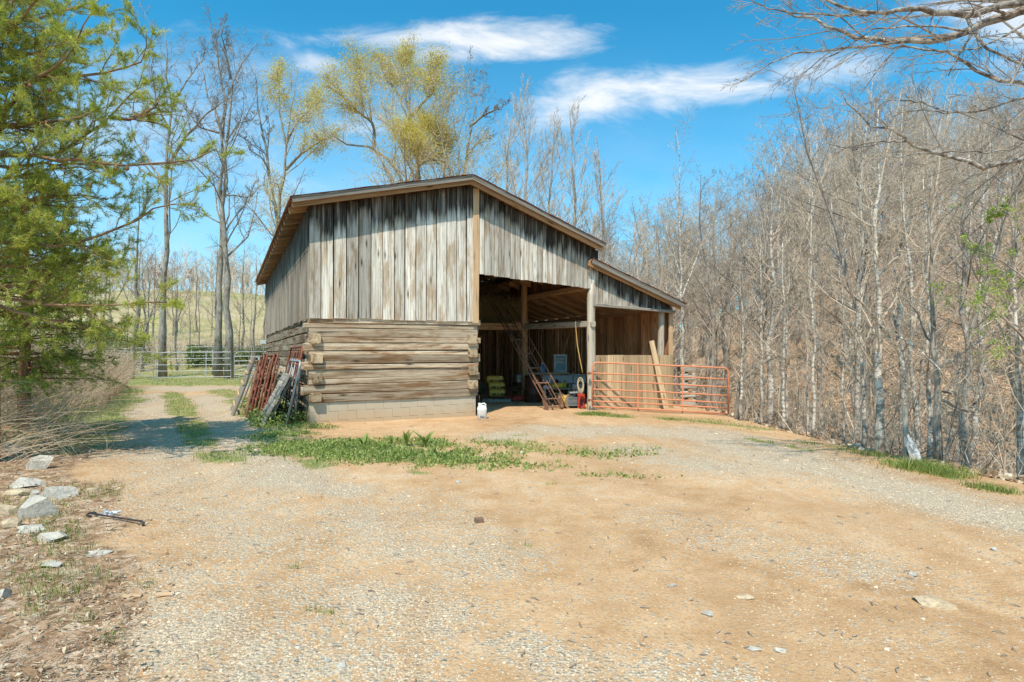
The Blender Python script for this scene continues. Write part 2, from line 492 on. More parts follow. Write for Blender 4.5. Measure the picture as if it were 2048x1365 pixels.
M['black'] = flat('black_plastic', (.018, .018, .02), .5, 0., .2)
M['iron'] = flat('dark_iron', (.045, .042, .045), .6, .3, .3, (.12, .06, .04), .3)
M['white_plastic'] = flat('white_plastic', (.78, .77, .74), .4, 0., .06)
M['white_paint'] = flat('chipped_white_paint', (.48, .49, .49), .6, 0., .12, (.35, .31, .27), .2)
M['blue_plastic'] = flat('blue_plastic', (.10, .22, .42), .35, 0., .2)
M['red_plastic'] = flat('red_plastic', (.50, .06, .04), .5, 0., .15)
M['dark_red'] = flat('dark_red_plastic', (.28, .02, .03), .4, 0., .15)
M['yellow_plastic'] = flat('yellow_plastic', (.62, .42, .04), .4, 0., .15)
M['yellow_bag'] = flat('yellow_sack', (.70, .46, .09), .5, 0., .22, None, .5, 9)
M['ink'] = flat('printed_ink', (.03, .02, .025), .6, 0., .1)
M['barrel'] = flat('brown_barrel', (.085, .04, .03), .5, .2, .4, (.12, .055, .03), .5)
M['rope_y'] = flat('yellow_rope', (.66, .40, .12), .8, 0., .2)
M['hose_o'] = flat('orange_hose', (.62, .33, .06), .5, 0., .15)
M['coil'] = flat('tan_coil', (.46, .36, .22), .7, 0., .2)
M['hay'] = flat('hay', (.30, .24, .12), .9, 0., .45, None, .5, 30)
M['grey_box'] = flat('grey_case', (.28, .30, .30), .5, 0., .2)
M['paper'] = flat('pale_paper', (.55, .48, .38), .8, 0., .1)
M['film'] = flat('white_film', (.75, .76, .78), .35, 0., .08)
M['glass'] = flat('dark_glass', (.02, .022, .025), .12, 0., .2, spec=.5)


def m_block():
    n = NT('cement_block', .92, .1); o = n.obj(); t = n.attr('tone')
    a = n.noise(o, 2.2, 5, .6); b = n.noise(o, 60, 3, .7)
    sep = n.new('ShaderNodeSeparateXYZ'); n.link(o, sep.inputs[0])
    c = n.mix(n.ramp(a, [(.3, 0.), (.7, 1.)]), (.60, .53, .41), (.53, .475, .38))
    c = n.mix(n.ramp(t, [(0, 0.), (1, .5)]), c, (.55, .52, .45))
    dirt = n.math('SUBTRACT', n.math('ADD', .42, n.math('MULTIPLY', a, .35)), sep.outputs[2])
    c = n.mix(n.ramp(dirt, [(.12, 0.), (.6, .8)]), c, (.58, .38, .21))
    c = n.mix(n.math('MULTIPLY', b, .25), c, (.22, .19, .15))
    n.bump(b, .5, .006)
    return n.color(c)


M['block'] = m_block()


def m_rock(name='rock_stone', a0=(.54, .49, .42), a1=(.30, .285, .26), a2=(.52, .42, .30)):
    n = NT(name, .9, .15); o = n.pos()
    a = n.noise(o, 7, 6, .65, .5); b = n.noise(o, 45, 4, .7); w = n.noise(n.scale(o, (4, 4, 20)), 3, 4, .6, 1.2)
    c = n.ramp(a, [(.34, a1), (.5, a0), (.66, tuple(min(1, x * 1.2) for x in a0))])
    c = n.mix(n.ramp(w, [(.5, 0.), (.66, .65)]), c, a2)
    c = n.mix(n.ramp(b, [(.35, .5), (.5, 0.)]), c, tuple(x * .5 for x in a1))
    n.bump(n.math('ADD', n.math('MULTIPLY', b, .5), a), .7, .015)
    return n.color(c)


M['rock'] = m_rock()
M['rock_tan'] = m_rock('tan_stone', (.58, .44, .28), (.36, .28, .2), (.42, .36, .28))


def m_pebble():
    n = NT('gravel_stone', .9, .15); t = n.attr('tone'); o = n.pos()
    c = n.ramp(t, [(0, (.33, .285, .24)), (.2, (.54, .465, .375)), (.42, (.66, .56, .43)), (.7, (.76, .56, .35)), (1, (.84, .72, .55))])
    c = n.mix(n.math('MULTIPLY', n.noise(o, 90, 3), .45), c, (.46, .33, .21))
    return n.color(c)


M['pebble'] = m_pebble()


def m_bark(name, cols, speck=None, sc=(3., 26., 26.)):
    n = NT(name, .92, .1); gc = n.attr('gc', 'Vector'); p = n.pos(); t = n.attr('tone')
    a = n.noise(n.scale(gc, sc), 1., 4, .65, .4); b = n.noise(p, 1.7, 4, .6)
    c = n.ramp(n.math('ADD', n.math('MULTIPLY', a, .6), n.math('MULTIPLY', b, .4)), [(.36, cols[0]), (.48, cols[1]), (.62, cols[2])])
    if speck:
        s = n.noise(n.scale(p, (9, 9, 16)), 1., 5, .7)
        c = n.mix(n.ramp(s, [(.48, 0.), (.56, .85)]), c, speck)
    c = n.mix(1., c, n.ramp(t, [(0, .8), (1, 1.15)]), 'MULTIPLY')
    n.bump(a, .6, .012)
    return n.color(c)


M['bark_grey'] = m_bark('grey_bark', [(.09, .072, .058), (.27, .23, .19), (.48, .43, .37)])
M['bark_pale'] = m_bark('pale_bark', [(.24, .19, .15), (.60, .52, .43), (.82, .75, .65)], (.20, .165, .14), (2., 14., 14.))
M['bark_wood'] = m_bark('forest_bark', [(.14, .105, .08), (.36, .285, .22), (.56, .46, .37)])
M['twig'] = m_bark('twigs', [(.24, .17, .12), (.53, .41, .30), (.70, .565, .435)])
M['twig_far'] = m_bark('pale_twigs', [(.36, .27, .21), (.60, .475, .37), (.74, .61, .50)])
M['twig_dark'] = m_bark('grey_twigs', [(.14, .11, .09), (.31, .25, .205), (.44, .37, .31)])
M['limb_pale'] = m_bark('lichen_limb', [(.15, .115, .09), (.36, .31, .265), (.56, .51, .45)], (.12, .085, .07), (2., 20., 20.))
M['bark_pine'] = m_bark('pine_bark', [(.10, .055, .035), (.27, .155, .09), (.42, .28, .17)])


def m_leaf(name, lo, mid, hi, trans=.35):
    n = NT(name, .6, .2); t = n.attr('tone'); p = n.noise(n.pos(), .9, 3)
    c = n.ramp(n.math('ADD', n.math('MULTIPLY', t, .65), n.math('MULTIPLY', p, .35)), [(.18, lo), (.5, mid), (.82, hi)])
    n.color(c)
    tr = n.new('ShaderNodeBsdfTranslucent'); n.link(c, tr.inputs[0])
    mx = n.new('ShaderNodeMixShader'); mx.inputs[0].default_value = trans
    n.link(n.b.outputs[0], mx.inputs[1]); n.link(tr.outputs[0], mx.inputs[2])
    n.link(mx.outputs[0], n.t.nodes['Material Output'].inputs[0])
    return n.m


M['needle'] = m_leaf('pine_needles', (.16, .23, .045), (.48, .53, .09), (.84, .80, .22), .5)
M['cedar'] = m_leaf('cedar_foliage', (.13, .20, .04), (.40, .49, .09), (.80, .80, .2), .5)
M['bud_yellow'] = m_leaf('yellow_buds', (.58, .43, .07), (.74, .59, .13), (.84, .73, .24), .4)
M['bud_red'] = m_leaf('red_buds', (.26, .12, .10), (.40, .22, .17), (.5, .32, .24), .3)
M['leaf_green'] = m_leaf('spring_leaves', (.22, .36, .04), (.38, .52, .08), (.56, .64, .14), .4)
M['grass'] = m_leaf('grass_blades', (.10, .17, .03), (.24, .32, .07), (.54, .53, .20), .35)
M['weed'] = m_leaf('broad_weeds', (.10, .17, .03), (.27, .37, .085), (.60, .60, .24), .35)
M['dry'] = m_leaf('dry_stalks', (.32, .22, .145), (.56, .42, .28), (.76, .62, .45), .2)
M['litter'] = m_leaf('fallen_leaves', (.30, .19, .11), (.56, .41, .27), (.78, .66, .50), .15)
M['shrub'] = m_leaf('dark_shrub', (.09, .13, .03), (.22, .29, .075), (.42, .44, .17), .3)


def m_ground():
    n = NT('ground_earth', .95, .08); p = n.pos()
    gv, gr, lf, fd = n.attr('gravel'), n.attr('grass'), n.attr('leaf'), n.attr('field')
    big = n.noise(p, .45, 5, .6, .6); mid = n.noise(p, 3.2, 5, .62); fin = n.noise(p, 42, 4, .7); fin2 = n.noise(p, 140, 3, .7)
    dirt = n.ramp(n.math('ADD', n.math('MULTIPLY', big, .55), n.math('MULTIPLY', mid, .45)),
                  [(.34, (.42, .235, .11)), (.44, (.58, .34, .17)), (.53, (.68, .425, .23)), (.66, (.77, .555, .355))])
    dirt = n.mix(n.ramp(fin, [(.36, .55), (.5, 0.)]), dirt, (.34, .19, .095))
    dirt = n.mix(n.ramp(fin2, [(.55, 0.), (.7, .5)]), dirt, (.82, .66, .47))
    # small stones
    v1 = n.vor(p, 46, 'Distance'); c1 = n.vor(p, 46, 'Color'); v2 = n.vor(p, 95, 'Distance'); c2 = n.vor(p, 95, 'Color')
    sepc = n.new('ShaderNodeSeparateColor'); n.link(c1, sepc.inputs[0])
    sepd = n.new('ShaderNodeSeparateColor'); n.link(c2, sepd.inputs[0])
    st = [(0, (.34, .295, .25)), (.25, (.56, .475, .37)), (.5, (.68, .55, .40)), (.85, (.72, .56, .37)), (1, (.82, .73, .60))]
    s1 = n.ramp(sepc.outputs[0], st); s2 = n.ramp(sepd.outputs[0], st)
    stones = n.mix(n.ramp(v1, [(.35, 0.), (.42, 1.)]), s1, s2)
    edge = n.ramp(v2, [(.38, 0.), (.6, .6)])
    stones = n.mix(edge, stones, (.44, .31, .19))
    cover = n.math('ADD', n.math('MULTIPLY', gv, .95), n.math('MULTIPLY', n.math('SUBTRACT', mid, .42), .75))
    cm = n.ramp(n.math('ADD', cover, n.math('MULTIPLY', n.math('SUBTRACT', sepc.outputs[1], .5), .85)), [(.30, 0.), (.52, 1.)])
    c = n.mix(cm, dirt, stones)
    # grass soil
    gcol = n.ramp(n.math('ADD', n.math('MULTIPLY', fin, .5), n.math('MULTIPLY', mid, .5)),
                  [(.36, (.11, .17, .035)), (.48, (.22, .28, .075)), (.58, (.42, .38, .18)), (.7, (.56, .46, .28))])
    gm = n.ramp(n.math('ADD', gr, n.math('MULTIPLY', n.math('SUBTRACT', fin, .5), 1.2)), [(.35, 0.), (.7, .85)])
    c = n.mix(gm, c, gcol)
    # leaf litter
    vl = n.vor(n.scale(p, (1, 1, .6)), 16, 'Color'); sl = n.new('ShaderNodeSeparateColor'); n.link(vl, sl.inputs[0])
    lc = n.ramp(sl.outputs[0], [(0, (.22, .13, .07)), (.35, (.44, .27, .155)), (.7, (.58, .39, .25)), (1, (.74, .57, .41))])
    lc = n.mix(n.ramp(mid, [(.4, .55), (.55, 0.)]), lc, (.27, .16, .10))
    c = n.mix(n.ramp(n.math('ADD', lf, n.math('MULTIPLY', n.math('SUBTRACT', fin, .5), .8)), [(.35, 0.), (.65, 1.)]), c, lc)
    # far pasture
    f1 = n.noise(n.scale(p, (.05, .16, .1)), 1.2, 5, .6, .8); f2 = n.noise(p, 1.3, 4, .65)
    fc = n.ramp(n.math('ADD', n.math('MULTIPLY', f1, .6), n.math('MULTIPLY', f2, .4)),
                [(.36, (.27, .26, .10)), (.45, (.37, .33, .145)), (.53, (.48, .39, .21)), (.63, (.55, .42, .27))])
    c = n.mix(fd, c, fc)
    rut = n.noise(n.scale(p, (1.6, .28, 1), (3.1, .4, 0)), 1.3, 4, .55, .5)
    c = n.mix(n.math('MULTIPLY', n.ramp(rut, [(.36, .38), (.48, 0.)]), n.math('SUBTRACT', 1., lf)), c, (.50, .30, .155))
    h = n.math('ADD', n.math('MULTIPLY', fin, .8), n.math('MULTIPLY', n.math('SUBTRACT', 1., v1), n.math('MULTIPLY', cm, 1.1)))
    h = n.math('ADD', h, n.math('MULTIPLY', fin2, .35))
    n.bump(h, .8, .02)
    return n.color(c)


M['ground'] = m_ground()
# ------------------------------------------------------------------ ground sheet
np.random.seed(3)


def axis(fine0, fine1, st, lo, hi, g):
    a = list(np.arange(fine0, fine1 + 1e-6, st))
    s = st
    while a[-1] < hi: s = min(s * g, 12); a.append(a[-1] + s)
    s = st
    while a[0] > lo: s = min(s * g, 12); a.insert(0, a[0] - s)
    return np.array(a)


def make_ground():
    xs = axis(-7.5, 8.0, .07, -330, 330, 1.045); ys = axis(2.2, 17.5, .07, -30, 520, 1.03)
    X, Y = np.meshgrid(xs, ys); Z = ground_h(X, Y)
    nx, ny = len(xs), len(ys)
    V = np.column_stack([X.ravel(), Y.ravel(), Z.ravel()])
    i = (np.arange(ny - 1)[:, None] * nx + np.arange(nx - 1)[None]).ravel()
    Q = np.column_stack([i, i + 1, i + 1 + nx, i + nx])
    mb = MB(); mb.add(V, Q)
    o = mb.build('ground', M['ground'], smooth=True)
    g, v, l, f = masks(V[:, 0], V[:, 1])
    for nm, a in (('grass', g), ('gravel', v), ('leaf', l), ('field', f)):
        at = o.data.attributes.new(nm, 'FLOAT', 'POINT'); at.data.foreach_set('value', a.astype(np.float32))
    tag(o, kind='structure')


make_ground()

OCT = np.array([(1, 0, 0), (0, 1, 0), (-1, 0, 0), (0, -1, 0), (.15, .1, 1), (0, 0, -1)], float)
OCTT = [(0, 1, 4), (1, 2, 4), (2, 3, 4), (3, 0, 4), (1, 0, 5), (2, 1, 5), (3, 2, 5), (0, 3, 5)]


def yard_samples(n, y0=2.3, y1=17):
    """points in the yard, denser close by"""
    y = np.exp(np.random.uniform(math.log(y0), math.log(y1), n))
    x = np.random.uniform(-1.02, 1.02, n) * y
    return x, y


def in_barn(x, y, m=0.):
    dx, dy = x - BO[0], y - BO[1]
    s = CS * dx + SN * dy; v = -SN * dx + CS * dy
    return (s > -m) & (s < 10.4 + m) & (v > -m) & (v < 15)


def make_gravel():
    mb = MB()
    x, y = yard_samples(190000)
    g, v, l, f = masks(x, y)
    patch = .6 * fbm(x * 2.6, y * .9, 77, 4) + .4 * fbm(x * 9, y * 6, 78, 2)
    p = np.clip(v * 1.0 + .10 + (patch - .5) * .9, .04, 1) * (1 - g * .85) * (1 - l * .85)
    k = (np.random.rand(len(x)) < p) & (x < edge_x(y) + .1) & ~in_barn(x, y)
    x, y, v = x[k], y[k], v[k]
    n = len(x)
    s = .0018 + .0042 * np.random.rand(n) ** 2.6 + .005 * v * np.random.rand(n) ** 2.5
    s = s * (1 + .10 * y)
    big = np.random.rand(n) < .025; s = np.where(big, s * np.random.uniform(1.5, 3.2, n), s)
    sunk = np.where(s > .009, .35, -.15)
    sc = np.column_stack([s * np.random.uniform(.8, 1.5, n), s * np.random.uniform(.6, 1.1, n), s * np.random.uniform(.25, .6, n)])
    z = ground_h(x, y) - s * sunk * .3
    tone = np.clip(np.random.rand(n) * .8 + .2 - v * .1 * np.random.rand(n), 0, 1)
    tone = np.where((np.random.rand(n) < .5) & (v < .3), .65 + .3 * np.random.rand(n), tone)
    mb.scatter(OCT, OCTT, np.column_stack([x, y, z]), sc, rand_rot(n, .35), tone)
    tag(mb.build('gravel', M['pebble']), 'grey and tan gravel scattered over the yard and the track', kind='stuff')


make_gravel()


def blades(mb, x, y, z, h, w, lean=.5, tone=None, bend=.0):
    """thin two-triangle blades of grass"""
    n = len(x); a = np.random.rand(n) * 2 * PI; b = np.random.rand(n) * 2 * PI
    dx, dy = np.cos(a) * w, np.sin(a) * w
    lx, ly = np.cos(b) * lean * h * np.random.rand(n), np.sin(b) * lean * h * np.random.rand(n)
    p0 = np.column_stack([x - dx, y - dy, z - .01]); p1 = np.column_stack([x + dx, y + dy, z - .01])
    m0 = np.column_stack([x + lx * .4 - dx * .7, y + ly * .4 - dy * .7, z + h * .6]); m1 = np.column_stack([x + lx * .4 + dx * .7, y + ly * .4 + dy * .7, z + h * .6])
    t = np.column_stack([x + lx, y + ly, z + h * (1 - .25 * np.random.rand(n))])
    V = np.stack([p0, p1, m1, m0, t], 1).reshape(-1, 3)
    i = np.arange(n)[:, None] * 5
    T = np.concatenate([i + np.array([[0, 1, 2]]), i + np.array([[0, 2, 3]]), i + np.array([[3, 2, 4]])])
    tone = np.random.rand(n) if tone is None else tone
    mb.add(V, None, T, np.repeat(tone, 5))


def leaves(mb, P, L, W, tone=None, up=.3, cup=.25):
    """small four-point leaves at P (n,3), length L, width W, any direction"""
    n = len(P)
    d = np.random.randn(n, 3); d[:, 2] = d[:, 2] * .5 + up; d /= np.linalg.norm(d, axis=1, keepdims=True)
    r = np.random.randn(n, 3); s = np.cross(d, r); s /= np.linalg.norm(s, axis=1, keepdims=True) + 1e-9
    L = np.broadcast_to(L, (n,))[:, None]; W = np.broadcast_to(W, (n,))[:, None]
    nn = np.cross(s, d)
    V = np.stack([P, P + d * L * .5 + s * W + nn * W * cup, P + d * L, P + d * L * .5 - s * W + nn * W * cup], 1).reshape(-1, 3)
    i = np.arange(n)[:, None] * 4
    T = np.concatenate([i + np.array([[0, 1, 2]]), i + np.array([[0, 2, 3]])])
    tone = np.random.rand(n) if tone is None else tone
    mb.add(V, None, T, np.repeat(tone, 4))


def make_grass():
    mb = MB()
    x, y = yard_samples(230000, 2.4, 40)
    g, v, l, f = masks(x, y)
    k = (np.random.rand(len(x)) < g * .95) & ~in_barn(x, y)
    x, y = x[k], y[k]; n = len(x)
    h = np.random.uniform(.02, .065, n) * (1 + .022 * y)
    blades(mb, x, y, ground_h(x, y), h, .0016 * (1 + .12 * y), .9)
    tag(mb.build('grass', M['grass']), 'short spring grass along the track and the yard edges', kind='stuff')


make_grass()


def make_weeds():
    mb = MB()
    N = 230000
    x, y = yard_samples(N, 7, 14.5)
    w = np.zeros(N)
    for (a, b, c, d, r, s) in GRASS[:4]: w = np.maximum(w, capsule(x, y, a, b, c, d, r * .95) * s)
    for (a, b, c, d, r, s) in GRASS[4:8]: w = np.maximum(w, capsule(x, y, a, b, c, d, r) * s * .35)
    for (a, b, c, d, r, s) in (GRASS[12], GRASS[29]): w = np.maximum(w, capsule(x, y, a, b, c, d, r) * s)
    w = w * sstep(fbm(x * 3, y * 3, 91, 3), .30, .50)
    k = np.random.rand(N) < w * .9
    x, y, w = x[k], y[k], w[k]; n = len(x)
    z = ground_h(x, y) + np.random.rand(n) * .07 * w
    L = np.random.uniform(.022, .055, n)
    leaves(mb, np.column_stack([x, y, z]), L, L * .33, up=.5)
    k = np.random.rand(len(x)) < .5
    blades(mb, x[k] + .01, y[k], ground_h(x[k], y[k]), np.random.uniform(.04, .15, k.sum()), .003, 1.0, tone=np.where(np.random.rand(k.sum()) < .25, 1., np.random.rand(k.sum())))
    tag(mb.build('weed_patch', M['weed']), 'low broad-leaved weeds growing in front of the barn wall', kind='stuff')


make_weeds()


def dock_plant(px, py, n, h, label):
    c = gp(px, py); c[2] = gh(c[0], c[1])
    mb = MB()
    for i in range(n):
        a = random.random() * 2 * PI; L = h * random.uniform(.6, 1.1); tl = random.uniform(.15, .6); w = L * random.uniform(.08, .125)
        K = 6; V = []; G = []
        d = np.array([math.cos(a), math.sin(a), 0]); sd = np.array([-math.sin(a), math.cos(a), 0])
        for j in range(K):
            t = j / (K - 1); p = d * L * math.sin(tl * t * 1.3) * 1.0 * t + np.array([0, 0, L * (t - .35 * tl * t * t)])
            ww = w * math.sin(PI * (.08 + .9 * t)) * (1 + .2 * math.sin(t * 17 + i))
            V += [p - sd * ww, p + np.array([0, 0, -ww * .25]), p + sd * ww]
        Q = []
        for j in range(K - 1):
            for q in range(2): b = j * 3 + q; Q.append([b, b + 1, b + 4, b + 3])
        mb.add(V, Q, None, random.random())
    t = thing('dock_plant', label, 'plant', c, 0, 'tall dock plants in the weed patch')
    mb.build('leaf_rosette', M['weed'], t, smooth=True)


for (px, py, n, h, lab) in [
    (727, 897, 12, .30, 'leafy dock plant with upright ragged leaves, leftmost of the tall weeds before the barn'),
    (765, 905, 10, .24, 'smaller dock plant in the weed patch, just right of the leftmost one'),
    (812, 893, 13, .33, 'tallest dock plant with long pointed leaves in the middle of the weed patch'),
    (850, 897, 12, .32, 'upright dock plant with pale leaves on the right side of the weed patch'),
    (783, 893, 9, .25, 'dock plant behind the others, between the two tallest ones'),
    (868, 915, 9, .2, 'low dock plant at the right end of the dense weeds'),
    (692, 905, 9, .2, 'low dock plant at the left end of the dense weeds')]:
    dock_plant(px, py, n, h, lab)


def make_litter():
    mb = MB()
    # leaf litter in the near left corner and down the bank on the right
    x, y = yard_samples(26000, 2.4, 9)
    g, v, l, f = masks(x, y)
    lc = l * (x < 0)
    k = (np.random.rand(len(x)) < lc * (.25 + .6 * sstep(fbm(x * 1.7, y * 1.7, 66, 3), .42, .6)) + (x < -2.0) * .008 * (y < 7)); x, y = x[k], y[k]
    P = np.column_stack([x, y, ground_h(x, y) + .008 + np.random.rand(len(x)) * .02])
    L = np.random.uniform(.014, .048, len(x)); leaves(mb, P, L, L * .26, up=.0, cup=.8)
    n = 42000
    y = np.exp(np.random.uniform(math.log(7), math.log(38), n)); d = np.random.rand(n) ** 1.3 * 24
    x = edge_x(y) + .15 + d; k = x < y * 1.05; x, y = x[k], y[k]
    P = np.column_stack([x, y, ground_h(x, y) + .01 + np.random.rand(len(x)) * .03])
    L = np.random.uniform(.07, .15, len(x)); leaves(mb, P, L, L * .4, up=.15)
    tag(mb.build('leaf_litter', M['litter']), 'brown fallen leaves on the wooded slope and beside the rocks', kind='stuff')


make_litter()


def make_straw():
    mb = MB(); x, y = yard_samples(26000, 2.4, 9.5); g, v, l, f = masks(x, y)
    k = np.random.rand(len(x)) < (l * (x < 0) * .5 + .5 * g * (x < -1)); x, y = x[k], y[k]; n = len(x); a = np.random.rand(n) * 2 * PI; Ls = np.random.uniform(.03, .16, n)
    P = np.stack([np.column_stack([x + np.cos(a + q * .5) * Ls * (q - .5), y + np.sin(a + q * .5) * Ls * (q - .5), ground_h(x, y) + .006 + np.random.rand(n) * .02]) for q in (0, .5, 1)], 1)
    mb.tubes(P, np.full((n, 3), .0014), 3); tag(mb.build('dry_straw', M['dry']), 'flattened dry grass stems around the rocks and along the verge', kind='stuff')


make_straw()


def make_debris():
    mb = MB()
    x, y = yard_samples(420, 2.5, 14); k = (x < edge_x(y)) & ~in_barn(x, y, .3); x, y = x[k], y[k]; n = len(x)
    a = np.random.rand(n) * 2 * PI; L = np.random.uniform(.015, .06, n) * (1 + .05 * y)
    P = np.stack([np.column_stack([x + np.cos(a + i * .25) * L * (i / 2 - .5), y + np.sin(a + i * .25) * L * (i / 2 - .5), ground_h(x, y) + .006 + (i == 1) * .006]) for i in range(3)], 1)
    mb.tubes(P, np.tile([[.0028, .003, .0015]], (n, 1)) * (1 + .05 * y)[:, None], 4)
    tag(mb.build('twig_litter', M['twig_dark']), 'small dead twigs strewn over the dirt yard', kind='stuff')


make_debris()

# ------------------------------------------------------------------ rocks


def rock_mesh(sx, sy, sz, seed, cuts=15):
    rng = np.random.RandomState(seed)
    import bmesh
    bm = bmesh.new(); bmesh.ops.create_icosphere(bm, subdivisions=5, radius=1)
    V = np.array([v.co[:] for v in bm.verts]); T = np.array([[v.index for v in f.verts] for f in bm.faces]); bm.free()
    for i in range(cuts):
        d = rng.randn(3); d /= np.linalg.norm(d); h = rng.uniform(.36, .78)
        s = V @ d; over = np.maximum(s - h, 0); V = V - np.outer(over * .985, d)
    V = V * (1 + .05 * (fbm(V[:, 0] * 3 + 9, V[:, 1] * 3 + V[:, 2] * 2.3, seed, 4) - .5)[:, None])
    V = V / np.abs(V).max(0) * (1 + .03 * (fbm(V[:, 0] * 9, V[:, 1] * 9 + V[:, 2] * 7, seed + 3, 3) - .5)[:, None])
    return V * np.array([sx, sy, sz]), T


ROCKS = [  # px, base py, width px, height px, label, sink
    (25, 912, 34, 18, 'grey rock with sharp peak, farthest of the rocks at the left edge'),
    (62, 942, 48, 34, 'grey blue rock behind the rock pile, half under dry stalks'),
    (35, 976, 52, 20, 'flat layered stone lying across the rock pile'),
    (63, 996, 22, 32, 'upright grey slab standing beside the flat layered stone'),
    (109, 997, 54, 36, 'white angular rock with a pointed top, at the right of the pile'),
    (22, 992, 46, 16, 'low tan stone under the flat layered stone'),
    (50, 1042, 70, 52, 'largest rounded grey and white boulder of the rock pile'),
    (6, 1034, 34, 24, 'brown stone at the photo edge, left of the largest boulder'),
    (15, 1060, 42, 24, 'long brown stone below the largest boulder'),
    (50, 1068, 60, 16, 'low pale stone half buried under the largest boulder'),
    (93, 1088, 48, 26, 'cream rock with a grey shoulder, nearest to the bare dirt'),
    (0, 1198, 30, 26, 'dark grey stone at the left edge low in the photo'),
    (182, 982, 26, 9, 'small flat tan stone lying on grass right of the white rock'),
    (185, 1112, 40, 8, 'thin flat grey stone sunk in the leaf litter'),
    (85, 1135, 54, 12, 'long pale stone lying flat among fallen leaves')]
for i, (px, py, w, h, lab) in enumerate(ROCKS):
    c = gp(px, py); c[2] = gh(c[0], c[1]); m = c[1] / F
    V, T = rock_mesh(w * m * .62, w * m * .45, h * m * .62, 40 + i)
    mb = MB(); mb.add(V * np.array([1, 1, 1.15]) + np.array([0, w * m * .3, h * m * .12]), None, T)
    o = mb.build('rock', M['rock'] if i not in (7, 8, 5, 12) else M['rock_tan'])
    o.location = c; tag(o, lab, 'rock', 'rocks at the left edge of the yard')

STONES = [
    (1880, 1212, 64, 20, 'large flat tan and grey stone lying alone in the dirt at the right', 1),
    (1830, 1146, 24, 10, 'grey stone flush with the dirt, behind the large flat stone', 0),
    (1995, 1106, 16, 8, 'small dark stone near the right edge of the yard', 0),
    (1418, 1228, 26, 12, 'round grey stone in the middle of the dirt yard', 0),
    (1380, 1200, 14, 9, 'orange brown pebble beside the grey stones in the dirt yard', 1),
    (1346, 1174, 18, 10, 'grey stone behind the orange brown pebble', 0),
    (1492, 1190, 34, 6, 'thin flat sliver of stone in the dirt yard', 1),
    (1510, 1292, 26, 8, 'pale flat stone low in the photo, right of the centre', 0),
    (1560, 1296, 26, 9, 'bluish flat stone beside the pale flat one', 0),
    (652, 1327, 16, 12, 'upright pale stone at the bottom of the photo left of the centre', 0),
    (684, 1338, 24, 12, 'rounded pale stone at the bottom of the photo, right of the upright one', 0),
    (594, 1300, 14, 8, 'blue grey stone by the gravel at the bottom', 0),
    (916, 968, 12, 7, 'white stone at the near edge of the weeds', 0),
    (1045, 908, 10, 7, 'pale stone sitting among the sparse weeds', 0),
    (945, 985, 9, 4, 'small brown stone in the dirt below the weeds', 1),
    (393, 947, 16, 6, 'orange brown flat stone on the track', 1),
    (448, 992, 9, 7, 'small white stone on the track', 0)]
for i, (px, py, w, h, lab, tn) in enumerate(STONES):
    c = gp(px, py); c[2] = gh(c[0], c[1]); m = c[1] / F
    V, T = rock_mesh(w * m * .55, w * m * .42, h * m * .6, 80 + i)
    mb = MB(); mb.add(V + np.array([0, w * m * .3, h * m * .18]), None, T)
    o = mb.build('stone', M['rock_tan'] if tn else M['rock'])
    o.location = c; tag(o, lab, 'stone', 'loose stones in the yard')

# brick piece, wood chips, iron bar
c = gp(957, 1044); c[2] = gh(c[0], c[1])
mb = MB(); V, T = rock_mesh(.035, .03, .03, 5, 3)
mb.beam((-.035, 0, .02), (.035, 0, .024), .05, .045, ch=.006, seg=3, jit=.06)
o = mb.build('brick_piece', flat('brown_brick', (.24, .15, .10), .9, 0, .3)); o.location = c; o.rotation_euler = (0.1, .1, .5)
tag(o, 'broken brown piece of brick lying in the open dirt', 'brick')
for px, py, L, lab in ((265, 1191, .11, 'split orange wood chip lying on the gravel, left of its twin'), (330, 1190, .10, 'pale wood chip lying on the gravel, right of the orange one')):
    c = gp(px, py); c[2] = gh(c[0], c[1])
    mb = MB(); mb.beam((-L / 2, 0, .012), (L / 2, 0, .014), .035, .014, ch=.003, seg=4, jit=.2)
    o = mb.build('wood_chip', M['trim']); o.location = c; o.rotation_euler = (0, 0, .1); tag(o, lab, 'wood chip', 'wood chips on the gravel')
a, b = gp(183, 1036), gp(284, 1052)
t = thing('iron_bar', 'dark iron bar with hooked ends lying near the rocks', 'bar', (a[0], a[1], gh(a[0], a[1])))
b = b - a; mb = MB(); mb.tube([(0, 0, .03), (b[0] * .5, b[1] * .5, .028), (b[0], b[1], .03)], .009, 8)
mb.tube([(b[0] - .01, b[1], .03), (b[0] + .02, b[1] - .01, .02), (b[0] + .025, b[1] - .02, -.01)], .011, 8)
mb.build('rod', M['iron'], t, True)
mb = MB(); mb.tube([(0.02, -.03, .012), (-.03, -.02, .02), (-.035, .02, .03), (.0, .035, .03), (.03, .01, .03)], .01, 8); mb.build('hook', M['iron'], t, True)
c = gp(215, 1035); mb = MB()
P = np.random.rand(60, 3) * np.array([.11, .05, .02]) + np.array([-.05, 0, .01]); leaves(mb, P, .04, .018, up=.2)
o = mb.build('crumpled_wrapper', M['film']); o.location = (c[0], c[1], gh(c[0], c[1])); tag(o, 'crumpled clear plastic wrapper behind the iron bar', 'litter')
# ------------------------------------------------------------------ the barn
np.random.seed(5); random.seed(5)
barn = thing('barn', 'weathered grey log and board barn with open bay and lean-to', 'barn', BO, BA)
L = 14.5
s_ap, z_ap = fp(945, 352, -.42)
s_le, z_le = fp(585, 396, -.42)
s_re, z_re = fp(1208, 489, -.42)
SLL = (z_ap - z_le) / (s_ap - s_le); SLR = (z_ap - z_re) / (s_re - s_ap)


def roof_z(s):
    """top of the roof deck above barn coordinate s"""
    return z_ap - (SLL * (s_ap - s) if s < s_ap else SLR * (s - s_ap))


